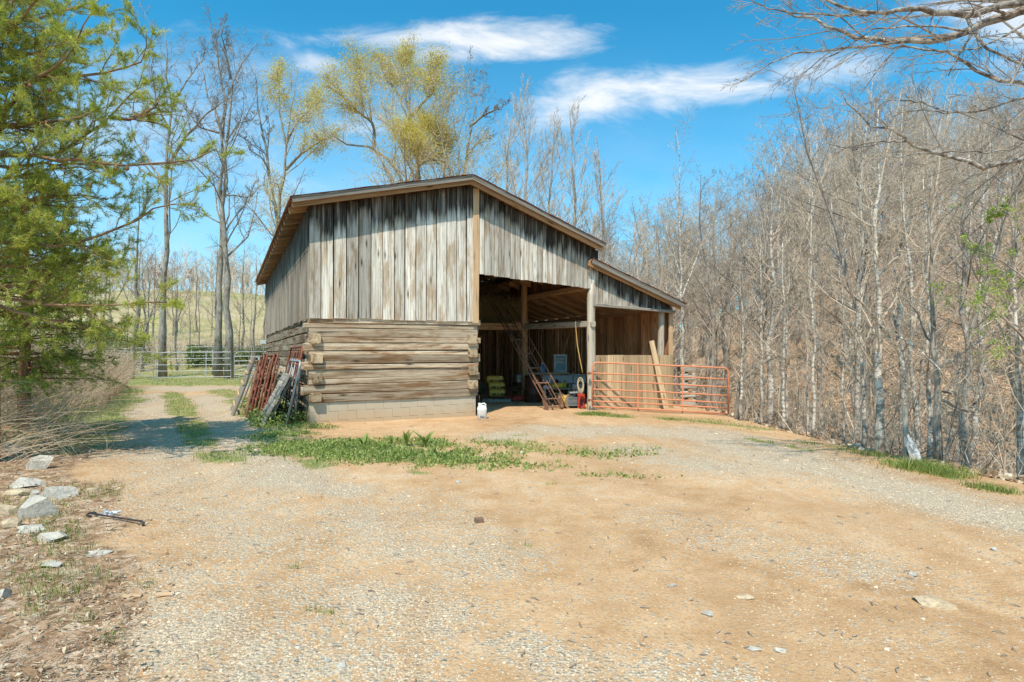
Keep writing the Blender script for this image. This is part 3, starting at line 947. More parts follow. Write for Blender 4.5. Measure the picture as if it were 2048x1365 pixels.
s_l0, z_l0 = fp(1193, 523, -.3); s_l1, z_l1 = fp(1369, 609, -.3)


def lean_z(s): return z_l0 + (z_l1 - z_l0) * (s - s_l0) / (s_l1 - s_l0)


CRW = 3.87
SP = 7.27    # line of the bay posts
# block foundation
mb = MB()
nb = 10; bw = CRW / nb * 1.0
for crs in range(-1, 3):
    z0 = -.14 + .2 * (crs) + .0
    for w_ in range(4):
        if w_ in (0, 2):
            n_ = 10; off = (.2 if crs % 2 else 0)
            for k in range(-1, n_):
                a0 = max(0, k * .4 + off); a1 = min(CRW, k * .4 + .4 + off)
                if a1 - a0 < .05: continue
                v_ = .11 if w_ == 0 else L - .3
                mb.box(((a0 + a1) / 2, v_, z0 + .1 + (a0 / CRW) * .05), (a1 - a0 - .004, .19, .196), tone=random.random())
        else:
            for k in range(0, 36):
                a0 = .2 + k * .4; a1 = min(L - .4, a0 + .4)
                if a1 <= a0: continue
                mb.box(((.095 if w_ == 1 else CRW - .095), (a0 + a1) / 2, z0 + .1), (.19, a1 - a0 - .006, .194), tone=random.random())
ztop = .46
mb.box((CRW / 2, .115, .2), (CRW - .03, .17, .54), tone=.1)
mb.build('block_foundation', M['block'], barn)

# hewn logs, front
hs = [.19, .20, .12, .21, .11, .20, .10, .17, .13, .20, .10, .14]
sc_ = 1.86 / sum(hs)
mb = MB(); z = ztop
fl = []
for i, h in enumerate(hs):
    h *= sc_
    a0 = -.02 - (.10 if i % 3 == 1 else 0); a1 = CRW + (.10 if i % 3 == 2 else .03)
    dv = random.uniform(-.02, .02)
    mb.beam((a0, .09 + dv, z + h / 2 + .0), (a1, .09 + dv + random.uniform(-.015, .015), z + h / 2 + .03 + random.uniform(-.012, .012)), .22, h * .945, ch=.010, seg=30, jit=.035)
    fl.append((z, h)); z += h
z_log = z
mb.box((CRW / 2, .14, (ztop + z) / 2), (CRW - .1, .1, z - ztop), tone=0.)
mb.build('log_wall', M['log'], barn)
# side and far log walls
mb = MB()
for sx in (.10, CRW - .10):
    z = ztop - .02
    i = 0
    while z < z_log - .05:
        h = random.uniform(.15, .24)
        h = min(h, z_log - z)
        segs = [(.25, .82), (.98, L)] if sx < 1 else [(.25, L)]
        for (v0, v1) in segs:
            mb.beam((sx + random.uniform(-.02, .02), v0, z + h / 2), (sx + random.uniform(-.03, .03), v1, z + h / 2 + random.uniform(-.02, .04)), .2, h * .92, ch=.015, seg=14, jit=.06)
        z += h; i += 1
    mb.beam((sx + .02, .9, 0), (sx + .02, .9, z_log), .1, .1, up=(1, 0, 0), tone=.1)
mb.build('log_wall', M['log'], barn)
# notched ends of the side logs that show on the front
for (ss, zz) in ((.13, (.59, 1.0, 1.42, 1.84)), (CRW - .12, (.78, 1.12, 1.54, 1.88))):
    for z in zz:
        mb = MB(); w = random.uniform(.19, .23); h = random.uniform(.185, .21)
        mb.beam((ss + random.uniform(-.02, .02), -.10 - random.uniform(0, .03), z), (ss, .3, z), w, h, ch=.02, seg=4, jit=.04, tone=random.random())
        mb.build('log_end', M['log_end'], barn)
for z in (.72, 1.26):
    mb = MB(); mb.beam((-.17, .14, z), (.05, .14, z), .2, .17, ch=.015, seg=3, jit=.05); mb.build('log_end', M['log'], barn)
for z in (.66, .98, 1.3, 1.72, 2.1):
    mb = MB(); mb.beam((CRW - .05, .12, z), (CRW + .06 + random.random() * .05, .12, z), .2, .16, ch=.015, seg=3, jit=.05); mb.build('log_end', M['log'], barn)

# upright boards, front left
mb = MB()
eb = [298, 358, 422, 487, 550, 612, 671, 729, 783, 838, 890, 942, 995, 1045, 1095, 1126]
ss = [fp(500 + e / 2.527, 500, -.06)[0] for e in eb]
for i in range(len(ss) - 1):
    a, b = ss[i], ss[i + 1]; m = (a + b) / 2
    zt = min(roof_z(a), roof_z(b)) - .06 - (random.random() < .3) * .05
    zb = fp(500 + eb[i] / 2.527, 635 + (eb[i] - 298) / 830 * 8, -.06)[1] + random.uniform(-.03, .02)
    v = -.045 - random.uniform(0, .016)
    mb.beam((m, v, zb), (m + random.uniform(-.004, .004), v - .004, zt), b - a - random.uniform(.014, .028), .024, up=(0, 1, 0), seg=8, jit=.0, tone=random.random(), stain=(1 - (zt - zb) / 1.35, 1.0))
# right of the corner trim
s0, z0 = fp(957, 548, -.06); s1, z1 = fp(1190, 579, -.06)
s = s0 + .005
while s < SP + .12:
    w = random.uniform(.12, .165); e = min(s + w, SP + .20); m = (s + e) / 2
    t = (m - s0) / (s1 - s0); zb = z0 + (z1 - z0) * t + random.uniform(-.012, .012)
    if m > SP - .02: zb = fp(1182, 610, -.06)[1]
    zt = min(roof_z(s), roof_z(e)) - .07
    vv = -.04 - random.uniform(0, .016)
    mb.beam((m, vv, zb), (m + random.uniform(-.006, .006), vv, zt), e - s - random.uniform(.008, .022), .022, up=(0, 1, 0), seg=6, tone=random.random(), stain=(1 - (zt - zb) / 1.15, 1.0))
    s = e
mb.build('board_siding', M['board_front'], barn)
# corner trim
mb = MB(); a, _ = fp(945.5, 500, -.08); b, _ = fp(957, 500, -.08)
mb.beam(((a + b) / 2, -.085, 2.27), ((a + b) / 2 + .01, -.085, roof_z(a) - .14), b - a, .028, up=(0, 1, 0), seg=4, tone=.7)
mb.build('corner_trim', M['trim'], barn)
# lean-to gable boards and the rail under them
mb = MB(); sA, zA = fp(1186, 608, -.05); sB, zB = fp(1341, 622, -.05)
s = SP + .21
while s < sB:
    w = random.uniform(.13, .2); e = min(s + w, sB); m = (s + e) / 2
    zt = min(lean_z(s), lean_z(e)) - .09; zb = zA + (zB - zA) * (m - sA) / (sB - sA)
    if zt - zb > .06: mb.beam((m, -.05, zb), (m, -.05, zt), e - s - random.uniform(.004, .012), .022, up=(0, 1, 0), seg=4, tone=random.random() * .8, stain=(1 - (zt - zb) / 1.1, .98))
    s = e
mb.build('gable_boards', M['board_front'], barn)
mb = MB(); mb.beam((SP + .0, -.09, zA - .03), (sB + .12, -.09, zB - .03), .07, .075, ch=.008, seg=10, jit=.03, tone=.8)
mb.build('gable_rail', M['fascia'], barn)
# long left side siding
mb = MB(); v = -.03
while v < L:
    w = random.uniform(.12, .17); e = min(v + w, L); m = (v + e) / 2
    zb = 2.27 + .07 * m / L + random.uniform(-.03, .03); zt = roof_z(0) - .14
    mb.beam((-.02 - random.random() * .008, m, zb), (-.02, m + random.uniform(-.004, .004), zt), .022, e - v - random.uniform(.004, .012), up=(0, 1, 0), seg=5, tone=random.random(), stain=(.0, .95))
    v = e
mb.build('side_siding', M['board_side'], barn)
# back wall, with daylight between the boards
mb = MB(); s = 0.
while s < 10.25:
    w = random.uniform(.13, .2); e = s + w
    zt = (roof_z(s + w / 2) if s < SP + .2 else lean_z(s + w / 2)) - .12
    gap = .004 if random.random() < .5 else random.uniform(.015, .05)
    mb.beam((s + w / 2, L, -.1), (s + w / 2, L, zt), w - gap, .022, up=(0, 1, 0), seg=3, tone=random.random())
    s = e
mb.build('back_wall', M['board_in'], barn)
# outer wall of the lean-to
mb = MB(); v = .12; SO = 10.2
while v < L:
    w = random.uniform(.15, .26); e = min(v + w, L)
    mb.beam((SO, (v + e) / 2, -.3), (SO, (v + e) / 2, lean_z(SO) - .12), .022, e - v - (random.choice([.004, .005, .006]) if v < 4 or random.random() < .5 else random.uniform(.02, .05)), up=(0, 1, 0), seg=4, tone=random.random())
    v = e
mb.build('lean_to_wall', M['board_lean'], barn)
# dark boarding of the hay loft side and back of the bay
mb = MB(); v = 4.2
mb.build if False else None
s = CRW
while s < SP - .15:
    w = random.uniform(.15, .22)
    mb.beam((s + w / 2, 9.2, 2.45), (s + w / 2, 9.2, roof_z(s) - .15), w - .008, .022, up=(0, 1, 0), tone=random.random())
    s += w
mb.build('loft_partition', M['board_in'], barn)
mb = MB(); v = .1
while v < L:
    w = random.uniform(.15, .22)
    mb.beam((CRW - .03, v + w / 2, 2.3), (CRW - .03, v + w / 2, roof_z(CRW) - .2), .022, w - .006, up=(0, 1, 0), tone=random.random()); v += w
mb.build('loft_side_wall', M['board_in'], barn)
# loft floor over the left part of the bay
mb = MB(); s = CRW + .05
while s < SP - .05:
    mb.box((s + .1, 6.7, 2.46), (.19, 5.3, .03)); s += .2
mb.build('loft_floor', M['board_in'], barn)
mb = MB(); mb.beam((CRW - .1, 3.98, 2.40), (SP - .02, 3.98, 2.43), .14, .22, ch=.01, seg=8, jit=.02, tone=.7)
mb.build('loft_beam', M['rafter'], barn)

# low stall front
mb = MB(); s = SP + .10
while s < 10.12:
    w = random.uniform(.16, .24); e = min(s + w, 10.16)
    mb.beam(((s + e) / 2, -.02, -.3), ((s + e) / 2, -.02, 1.49 + random.uniform(-.006, .006)), e - s - random.uniform(.003, .008), .024, up=(0, 1, 0), seg=4, tone=random.random())
    s = e
mb.build('stall_front', M['board_new'], barn)
mb = MB()
for z in (.3, 1.38): mb.beam((SP + .1, .03, z), (10.12, .03, z), .05, .1, tone=.4)
mb.build('stall_rail', M['rafter'], barn)


def post(s, v, z0, z1, r, m='post', name='post'):
    mb = MB(); K = 12; P = []
    for i in range(K):
        t = i / (K - 1); P.append((s + math.sin(t * 5 + s) * .018, v + math.cos(t * 4) * .012, z0 + (z1 - z0) * t))
    rr = [r * (1.08 - .16 * i / (K - 1) + .05 * math.sin(i * 2.1)) for i in range(K)]
    mb.tube(P, rr, 12, tone=.6)
    return mb.build(name, M[m], barn, True)


pf = post(SP + .02, 0.02, -.3, 3.42, .118)
post(SP + .04, 3.94, -.2, roof_z(SP) - .3, .115, 'rafter')
for v in (7.9, 11.4): post(SP + .04, v, -.2, roof_z(SP) - .3, .11, 'rafter')
post(9.83, .15, -.3, lean_z(9.8) - .2, .10, 'bark_post') if 'bark_post' in M else post(9.83, .15, -.3, lean_z(9.8) - .2, .10)
mb = MB(); mb.beam((10.12, .03, -.35), (10.12, .03, zB), .13, .05, up=(0, 1, 0), seg=3, tone=.8); mb.build('post', M['trim'], barn)
post(10.05, 4, -.3, lean_z(10) - .15, .09, 'rafter')
mb = MB(); mb.beam((CRW + .12, 3.6, -.1), (CRW + .12, 3.6, 2.4), .12, .12, up=(0, 1, 0), tone=.6); mb.build('post', M['rafter'], barn)
mb = MB(); mb.beam((SP - .02, -.15, 2.33), (SP + .04, 4.1, 2.44), .13, .17, ch=.02, seg=12, jit=.05, tone=.5); mb.build('tie_beam', M['post'], barn)
mb = MB(); mb.beam((SP + .16, .1, 3.40), (SP + .16, L, 3.44), .10, .16, ch=.01, seg=12, jit=.02, tone=.7); mb.build('wall_plate', M['rafter'], barn)
mb = MB(); mb.beam((SO - .1, 0, lean_z(SO) - .17), (SO - .1, L, lean_z(SO) - .17), .09, .12, ch=.01, seg=8, jit=.02, tone=.7); mb.build('wall_plate', M['rafter'], barn)
mb = MB(); mb.beam((.1, -.0, roof_z(.1) - .24), (.1, L, roof_z(.1) - .24), .1, .14, tone=.3); mb.build('wall_plate', M['rafter'], barn)
mb = MB(); mb.beam((CRW, .03, z0 + .1), (SP, .03, z1 + .1), .06, .16, ch=.006, seg=6, jit=.02, tone=.5); mb.build('bay_header', M['rafter'], barn)

# ---- roofs: rafters, deck boards, tin, fascia
VF = -.42


def roof(sa, za, sb, zb, v0, v1, nm, deck_gap=.0, light=False, ra=.62, tin=True):
    """sloping plane from (sa,za) high to (sb,zb) low, za/zb the top of the deck"""
    d = np.array([sb - sa, 0, zb - za]); Ln = np.linalg.norm(d); d /= Ln; up = np.array([-d[2], 0, d[0]]) * (1 if d[0] > 0 else -1)
    mb = MB(); v = v0 + .10
    while v < v1:
        a = np.array([sa, v, za]) - up * .10; b = np.array([sb, v, zb]) - up * .10
        mb.beam(a, b + d * (.03 if not light else -.02), .06, .135, up=up, ch=.004, seg=6, jit=.02); v += ra
    mb.build('rafters', M['rafter'], barn)
    mb = MB()
    if not light:
        t = .02
        while t < Ln:
            w = random.uniform(.13, .2)
            a = np.array([sa, v0, za]) + d * (t + w / 2) - up * .02; b = a + np.array([0, v1 - v0, 0])
            e0 = random.uniform(0, .03)
            mb.beam(a + np.array([0, e0, 0]), b, min(w, Ln - t) - .012, .022, up=up, seg=1, tone=random.random()); t += w
    else:
        v = v0 + .01
        while v < v1:
            w = random.uniform(.16, .26)
            a = np.array([sa, v + w / 2, za]) - up * .02; b = np.array([sb, v + w / 2, zb]) - up * .02
            mb.beam(a, b, w - random.choice([.006, .02, .03]), .022, up=up, tone=random.random()); v += w
    mb.build('roof_deck', M['rafter'], barn)
    # tin with ribs
    if tin:
        mb = MB(); n = int((v1 - v0 + .06) / .075); vs = np.linspace(v0 - .065, v1, n)
        hh = np.where(np.arange(n) % 4 == 0, .016, 0) + .014
        segs = 8
        V = []
        for j in range(segs + 1):
            q = np.array([sa, 0, za]) + d * ((Ln + .05) * j / segs - .0)
            for k in range(n): V.append(q + np.array([0, vs[k], 0]) + up * (hh[k] + .008 * math.sin(j * 2.7 + k * .13)))
        Q = [[j * n + k, j * n + k + 1, (j + 1) * n + k + 1, (j + 1) * n + k] for j in range(segs) for k in range(n - 1)]
        if light:  # lapped sheets have slipped: slits of daylight in some rows
            Q = [q for q in Q if not ((q[0] // n) in (1, 3, 5, 6) and (q[0] % n) % 14 in (3,) and (q[0] % n) > 45)]
        mb.add(V, Q); mb.build('tin_sheets', M['tin'], barn)
    return d, up, Ln


dl, ul, Ll = roof(s_ap, z_ap, s_le, z_le, VF, L + .3, 'roof')
dr, ur, Lr = roof(s_ap, z_ap, s_re, z_re, VF, L + .3, 'roof')
dn, un, Lnn = roof(s_l0 - .15, lean_z(s_l0 - .15), s_l1, z_l1, -.30, L + .2, 'lean', light=True, ra=.8)
for (a, b, vv, hgt, up) in (((s_ap, z_ap), (s_le - .02, z_le), VF - .02, .095, ul), ((s_ap, z_ap), (s_re + .02, z_re), VF - .02, .09, ur), ((s_l0 - .12, lean_z(s_l0 - .12)), (s_l1 + .02, z_l1), -.325, .12, un)):
    mb = MB(); A = np.array([a[0], vv, a[1]]) - up * (hgt / 2 + .002); B = np.array([b[0], vv, b[1]]) - up * (hgt / 2 + .002)
    mb.beam(A, B, .026, hgt, up=up, seg=14, ch=.003, jit=.03, tone=.6); mb.build('fascia_board', M['fascia'], barn)
    # splintered dark edge board above it
    mb = MB(); K = 22
    for i in range(K):
        p = A + (B - A) * i / K; q = A + (B - A) * (i + 1) / K
        mb.beam(p + up * (hgt / 2 + .0) + np.array([0, -.006, 0]), q + up * (hgt / 2 + .0) + np.array([0, -.006, 0]), .03, random.uniform(.015, .035), up=up, tone=random.random() * .3)
    mb.build('roof_edge', M['board_side'], barn)
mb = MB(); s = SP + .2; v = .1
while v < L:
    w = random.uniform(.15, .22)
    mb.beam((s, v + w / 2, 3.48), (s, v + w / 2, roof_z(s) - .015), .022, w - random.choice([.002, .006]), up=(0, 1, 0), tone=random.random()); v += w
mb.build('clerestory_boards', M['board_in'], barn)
mb = MB(); a = np.array([s_ap, VF - .04, z_ap + .012]); mb.beam(a + np.array([-.07, 0, -.012]), a + np.array([-.07, L + .7, -.012]), .16, .006, up=ul, tone=.5)
mb.beam(a + np.array([.07, 0, -.016]), a + np.array([.07, L + .7, -.016]), .16, .006, up=ur, tone=.5); mb.build('ridge_cap', M['tin'], barn)
# soffit strip that closes the left overhang at the front corner
mb = MB()
for k in range(3):
    mb.box((s_le + .16 + k * .13, -.24, roof_z(s_le + .16 + k * .13) - .06), (.12, .34, .016), tone=.8)
mb.build('soffit_boards', M['board_new'], barn)

# ------------------------------------------------------------------ what stands round the barn
def tg(P, r, mb=None, S=8):
    mb = mb or MB(); mb.tube(P, r, S); return mb


def rounded(P0, P1, P2, P3, rc=.14, n=5):
    """frame path p0 (bottom) - p1 - p2 - p3 (bottom) with rounded p1 and p2"""
    out = [P0]
    for A, B, C in ((P0, P1, P2), (P1, P2, P3)):
        A, B, C = map(lambda q: np.asarray(q, float), (A, B, C))
        u = (A - B) / np.linalg.norm(A - B); w = (C - B) / np.linalg.norm(C - B)
        for i in range(n + 1):
            t = i / n; p = B + u * rc * (1 - t) ** 2 + w * rc * t ** 2
            out.append(p)
    out.append(P3)
    return [np.asarray(p, float) for p in out]


gx0, gy0 = 2.16, 15.25
gate = thing('farm_gate', 'orange red steel tube gate swung open before the lean-to stall', 'gate', (gx0, gy0, 0))
zl = [1.30, 1.007, .806, .577, .395, .261, .115]; zr = [1.145, .843, .626, .406, .206, .059, -.086]; W = 3.64


def gz(i, x):
    t = x / W; return zl[i] * (1 - t) + zr[i] * t + math.sin(t * PI) * .012


fr = rounded((0, 0, zl[6]), (0, 0, zl[0]), (W, 0, zr[0]), (W, 0, zr[6]), .15)
mb = MB(); mb.tube(fr, .024, 10); mb.tube([(0, 0, zl[6]), (W * .5, 0, gz(6, W * .5)), (W, 0, zr[6])], .022, 10); mb.build('gate_frame', M['gate'], gate, True)
for i in range(1, 6):
    mb = MB(); mb.tube([(W * j / 8, 0, gz(i, W * j / 8) + random.uniform(-.004, .004)) for j in range(9)], .020, 8); mb.build('rail', M['gate'], gate, True)
for x in (1.20, 2.40):
    mb = MB(); mb.beam((x, -.025, gz(0, x)), (x + .01, -.025, gz(6, x)), .035, .012, up=(0, 1, 0)); mb.build('stay', M['gate'], gate)
for z in (1.0, .28):
    mb = MB(); mb.tube([(-.16, .0, z), (-.06, -.03, z + .01), (.0, 0, z)], .014, 6); mb.box((-.09, -.01, z), (.05, .08, .07)); mb.build('hinge', M['rust_red'], gate)

# plank leaning on the stall front
A = bl(9.55, -.45, -.15); b0, bz = fp(1303, 682, -.06); B = bl(b0, -.06, bz)
mb = MB(); mb.beam(A - A, B - A, .15, .03, up=(0, -1, .3), seg=5, ch=.003, tone=.6)
o = mb.build('leaning_plank', M['board_new']); o.location = A; tag(o, 'pale brown plank leaning upright against the stall front behind the gate', 'plank')

# stack of grey timbers behind the gate
c = pt(1378, 828, 17.8); c[2] = gh(c[0], c[1])
t = thing('timber_stack', 'grey weathered timbers stacked with spacers beside the lean-to corner', 'timber stack', c, .1)
for i in range(5):
    mb = MB(); z = .12 + i * .27
    mb.beam((-.32, 0, z), (.16, 0, z + .02), .24, .2, ch=.02, seg=8, jit=.04, tone=.9)
    mb.build('timber', M['grey_wood'], t)
    mb = MB(); mb.beam((-.02, -.14, z + .13), (-.02, .14, z + .13), .12, .06); mb.build('spacer', M['rafter'], t)

# wooden fence post, plastic film at the bank
c = pt(1812, 905, 8.9); c[2] = gh(c[0], c[1])
mb = MB(); mb.tube([(0, 0, -.2), (.0, 0, .4), (-.02, 0, .85)], [.045, .042, .036], 10, tone=.4)
o = mb.build('fence_post', M['grey_wood']); o.location = c; tag(o, 'short grey wooden post standing at the edge of the wooded bank', 'post')
c = pt(1825, 903, 8.75); c[2] = gh(c[0], c[1])
mb = MB(); K = 9; V = []
for j in range(7):
    for k in range(K):
        t = j / 6; w = .03 + .17 * t; q = k / (K - 1) - .5
        V.append((-.10 + .2 * t + q * w * 1.2, .05 * math.sin(k * 1.9 + j) + .06 * t, .42 - .42 * t + .03 * math.sin(k * 2.4 + j * .8)))
mb.add(V, [[j * K + k, j * K + k + 1, (j + 1) * K + k + 1, (j + 1) * K + k] for j in range(6) for k in range(K - 1)])
o = mb.build('plastic_sheet', M['film'], smooth=True); o.location = c; tag(o, 'torn white plastic sheet hanging in the weeds by the fence post', 'plastic sheet')
# ------------------------------------------------------------------ gates leaning on the log side wall
random.seed(11); np.random.seed(11)


def leaner(name, label, cat, s, v, group='old gates leaning on the log wall'):
    p = bl(s, v); p[2] = 0
    return thing(name, label, cat, p, BA, group)


def lp(top, y, t):   # point on a leaning plane from the ground line (0,y,0) to (dx,y,h)
    return np.array([top[0] * t, y, top[1] * t])


# two galvanised gates
for (nm, lab, s, v, dx, h, Ly, mat, r, bars) in [
    ('tube_gate', 'grey galvanised tube gate leaning in front of the red one, nearest the plank panel', -.47, .05, .30, 1.36, 2.3, 'galv', .024, 4),
    ('tube_gate', 'tall rusty red tube gate leaning on the logs between the two grey ones', -.42, .22, .32, 1.68, 2.6, 'rust_red', .026, 5),
    ('tube_gate', 'grey tube gate with dull rusted corner, closest to the barn corner', -.27, .38, .14, 1.38, 2.2, 'galv', .024, 4)]:
    t = leaner(nm, lab, 'gate', s, v); top = (dx, h)
    mb = MB(); mb.tube(rounded(lp(top, 0, 0), lp(top, .03, 1), lp(top, Ly, 1.0), lp(top, Ly + .05, 0), .16), r, 10)
    mb.build('gate_frame', M[mat], t, True)
    for i in range(bars):
        q = .12 + .8 * i / bars; mb = MB(); mb.tube([lp(top, 0, q), lp(top, Ly / 2, q + .01), lp(top, Ly, q)], r * .8, 8); mb.build('rail', M[mat], t, True)
    if mat == 'rust_red':
        for y in (.45, .95, 1.5, 2.0):
            mb = MB(); mb.beam(lp(top, y, .3), lp(top, y + .03, .99), .012, .13, up=(0, 1, 0)); mb.build('slat', M['rust_red'], t)
    else:
        for y in (Ly * .4, Ly * .7): mb = MB(); mb.tube([lp(top, y, .1), lp(top, y, .98)], .014, 6); mb.build('stay', M[mat], t, True)
# chain hung between them
mb = MB()
for i in range(22):
    z = 1.0 - i * .04; x = -.38 + .012 * math.sin(i)
    c = np.array([x - .0, .16, z]); a = i % 2 * PI / 2
    ring = [c + np.array([math.cos(a) * .012 * math.cos(q), math.sin(a) * .012 * math.cos(q), .025 * math.sin(q)]) for q in np.arange(8) * PI / 4]
    mb.tube(ring, .0045, 5, closed=True)
p = bl(0, 0); o = mb.build('chain', M['iron']); o.location = p; o.rotation_euler = (0, 0, BA); tag(o, 'rusty chain hanging down beside the red gate', 'chain')

# plank panel
t = leaner('plank_panel', 'grey panel of six wide planks leaning on the old gates', 'panel', -.90, .35, None)
top = (.55, 1.08); Lh = math.hypot(*top)
for i in range(6):
    q = (i + .5) / 6; a = lp(top, .0 + random.uniform(-.02, .02), q); b = lp(top, 2.4, q)
    n_ = np.array([-top[1], 0, top[0]]) / Lh
    mb = MB(); mb.beam(a, b, Lh / 6 - .012, .035, up=n_, seg=6, ch=.004, jit=.015); mb.build('plank', M['grey_wood'], t)
for y in (.10, 1.2, 2.3):
    mb = MB(); a = lp(top, y, .01) + np.array([.065, 0, -.04]); b = lp(top, y, .99) + np.array([.065, 0, -.04]); mb.beam(a, b, .05, .06, up=(0, 1, 0), tone=.7); mb.build('batten', M['fascia'], t)

# tangle of rusted gate frames
t = leaner('rusted_frames', 'tangle of orange rusted metal frames leaning behind the plank panel', 'frames', -1.18, 2.2, None)
for i in range(7):
    mb = MB(); x = i * .07; top = (.30 + .05 * random.random(), 1.35 + .18 * random.random()); y0 = -.15 * i * .5 + random.uniform(-.1, .1)
    o_ = np.array([x, y0, 0])
    mb.tube([o_ + q for q in rounded(lp(top, 0, 0), lp(top, .0, 1), lp(top, .8, 1), lp(top, .8, 0), .1)], .022, 8)
    for k in range(5):
        q = .12 + k * .18; mb.tube([o_ + lp(top, 0, q), o_ + lp(top, .8, q + random.uniform(-.08, .08))], .018, 6)
    for k in range(3):
        q = random.uniform(.1, .7); mb.beam(o_ + lp(top, .05, q), o_ + lp(top, .5, q + .2), .012, .09, up=(1, 0, .4))
    mb.build('frame', M['rust'] if i % 3 == 0 else M['rust_red'], t)
# wooden rail gate, dark post and steel gate further along
t = leaner('rail_hurdle', 'dark wooden hurdle with pale rungs leaning left of the rusted frames', 'hurdle', -1.45, 2.9, None)
for y in (0., 1.25):
    mb = MB(); mb.tube([(0, y, 0), (.28, y + .04, .75), (.5, y + .02, 1.45)], [.05, .045, .04], 8, tone=.1); mb.build('stile', M['grey_wood'], t)
for k in range(5):
    q = .15 + k * .19; mb = MB(); mb.beam((.5 * q - .03, -.02, 1.45 * q), (.5 * q - .03, 1.3, 1.45 * q + random.uniform(-.03, .03)), .04, .055, ch=.006, seg=4, jit=.05, tone=.9); mb.build('rung', M['trim'], t)
t = leaner('tube_gate', 'far galvanised tube gate leaning on the log wall beyond the hurdle', 'gate', -1.25, 4.6); top = (.5, 1.42)
mb = MB(); mb.tube(rounded(lp(top, 0, 0), lp(top, 0, 1), lp(top, 2.6, 1.), lp(top, 2.6, 0), .12), .022, 8); mb.build('gate_frame', M['galv'], t, True)
for i in range(5): mb = MB(); q = .1 + .17 * i; mb.tube([lp(top, 0, q), lp(top, 2.6, q)], .017, 6); mb.build('rail', M['galv'], t, True)
# bags or tarp behind: weeds at the foot of the gates
mb = MB(); n = 9000
s_ = np.random.uniform(-1.15, -.02, n); v_ = np.random.uniform(-.05, 6, n) ** 1.0
x = BO[0] + CS * s_ - SN * v_; y = BO[1] + SN * s_ + CS * v_
k = np.random.rand(n) < (.35 + .65 * sstep(fbm(x * 3, y * 3, 4), .4, .6)); x, y = x[k], y[k]
P = np.column_stack([x, y, np.random.rand(len(x)) ** 2 * .26]); Lf = np.random.uniform(.03, .065, len(x)); leaves(mb, P, Lf, Lf * .4, up=.3)
tag(mb.build('wall_weeds', M['weed']), 'leafy weeds growing at the foot of the leaning gates', kind='stuff')

# ------------------------------------------------------------------ corral panels
CORG = 'galvanised corral panels beyond the track'


def panel(a, b, h0, h1, rails, nvert, label, lean=(0, 0), bow=False, feet=True):
    a = np.array([a[0], a[1], gh(a[0], a[1])]); b = np.array([b[0], b[1], gh(b[0], b[1])])
    t = thing('corral_panel', label, 'fence panel', a, 0, CORG)
    d = b - a; ln = np.array([lean[0], lean[1], 0.])

    def q(u, z): return d * u + np.array([0, 0, z]) + ln * z
    mb = MB()
    if bow:
        mb.tube(rounded(q(0, 0), q(0, h1), q(1, h1), q(1, 0), .3), .023, 6)
    else:
        mb.tube([q(0, 0), q(0, h1), q(1, h1), q(1, 0)], .023, 6)
    mb.tube([q(0, h0), q(1, h0)], .019, 6)
    mb.build('panel_frame', M['galv'], t)
    for i in range(1, rails):
        z = h0 + (h1 - h0) * i / rails
        mb = MB(); mb.tube([q(0, z), q(1, z)], .019, 6); mb.build('rail', M['galv'], t)
    for i in range(1, nvert):
        mb = MB(); mb.beam(q(i / nvert, h0), q(i / nvert, h1), .05, .02, up=(0, 1, 0)); mb.build('stay', M['galv'], t)
    if feet:
        for u in (.08, .92):
            mb = MB(); mb.tube([q(u + .03, h0), q(u, h0 - .12), q(u - .02, 0)], .022, 6); mb.build('foot', M['galv'], t)
    return t


panel((-20.75, 33.2), (-16.5, 33.4), .2, 1.64, 4, 3, 'straight middle panel of the front row, between the leaning one and the bow gate')
panel((-25.6, 35.4), (-20.95, 33.2), .25, 1.66, 4, 4, 'panel tilting to the right at the left end of the front row', lean=(.07, 0))
panel((-16.3, 33.4), (-13.2, 34.6), .3, 1.64, 5, 2, 'bow gate with rounded top corner at the right end of the front row', bow=True)
for i, (x0, y0, x1, y1, lab) in enumerate([
    (-25.6, 35.4, -28.5, 39.5, 'panel at the far left turning away into the distance'),
    (-28.5, 39.5, -24.6, 41.0, 'leftmost panel of the back row, seen through the tilted front one'),
    (-24.6, 41.0, -20.2, 41.2, 'second panel from the left in the back row, behind the straight front panel'),
    (-20.2, 41.2, -15.9, 40.6, 'third panel from the left in the back row, behind the twin trees gap'),
    (-15.9, 40.6, -12.6, 38.4, 'rightmost panel of the back row, behind the bow gate')]):
    panel((x0, y0), (x1, y1), .25, 1.55, 4, 3, lab, feet=False)
# small white notice on a stake by the barn
p = pt(527, 684, 32); g0 = gh(p[0], p[1])
t = thing('notice_stake', 'small white board on a thin stake by the far corner of the log wall', 'sign', (p[0], p[1], g0))
mb = MB(); mb.beam((0, 0, 0), (0, 0, p[2] - g0), .04, .04); mb.build('stake', M['grey_wood'], t)
mb = MB(); mb.box((0, -.03, p[2] - g0), (.36, .02, .22)); mb.build('board', M['white_paint'], t)

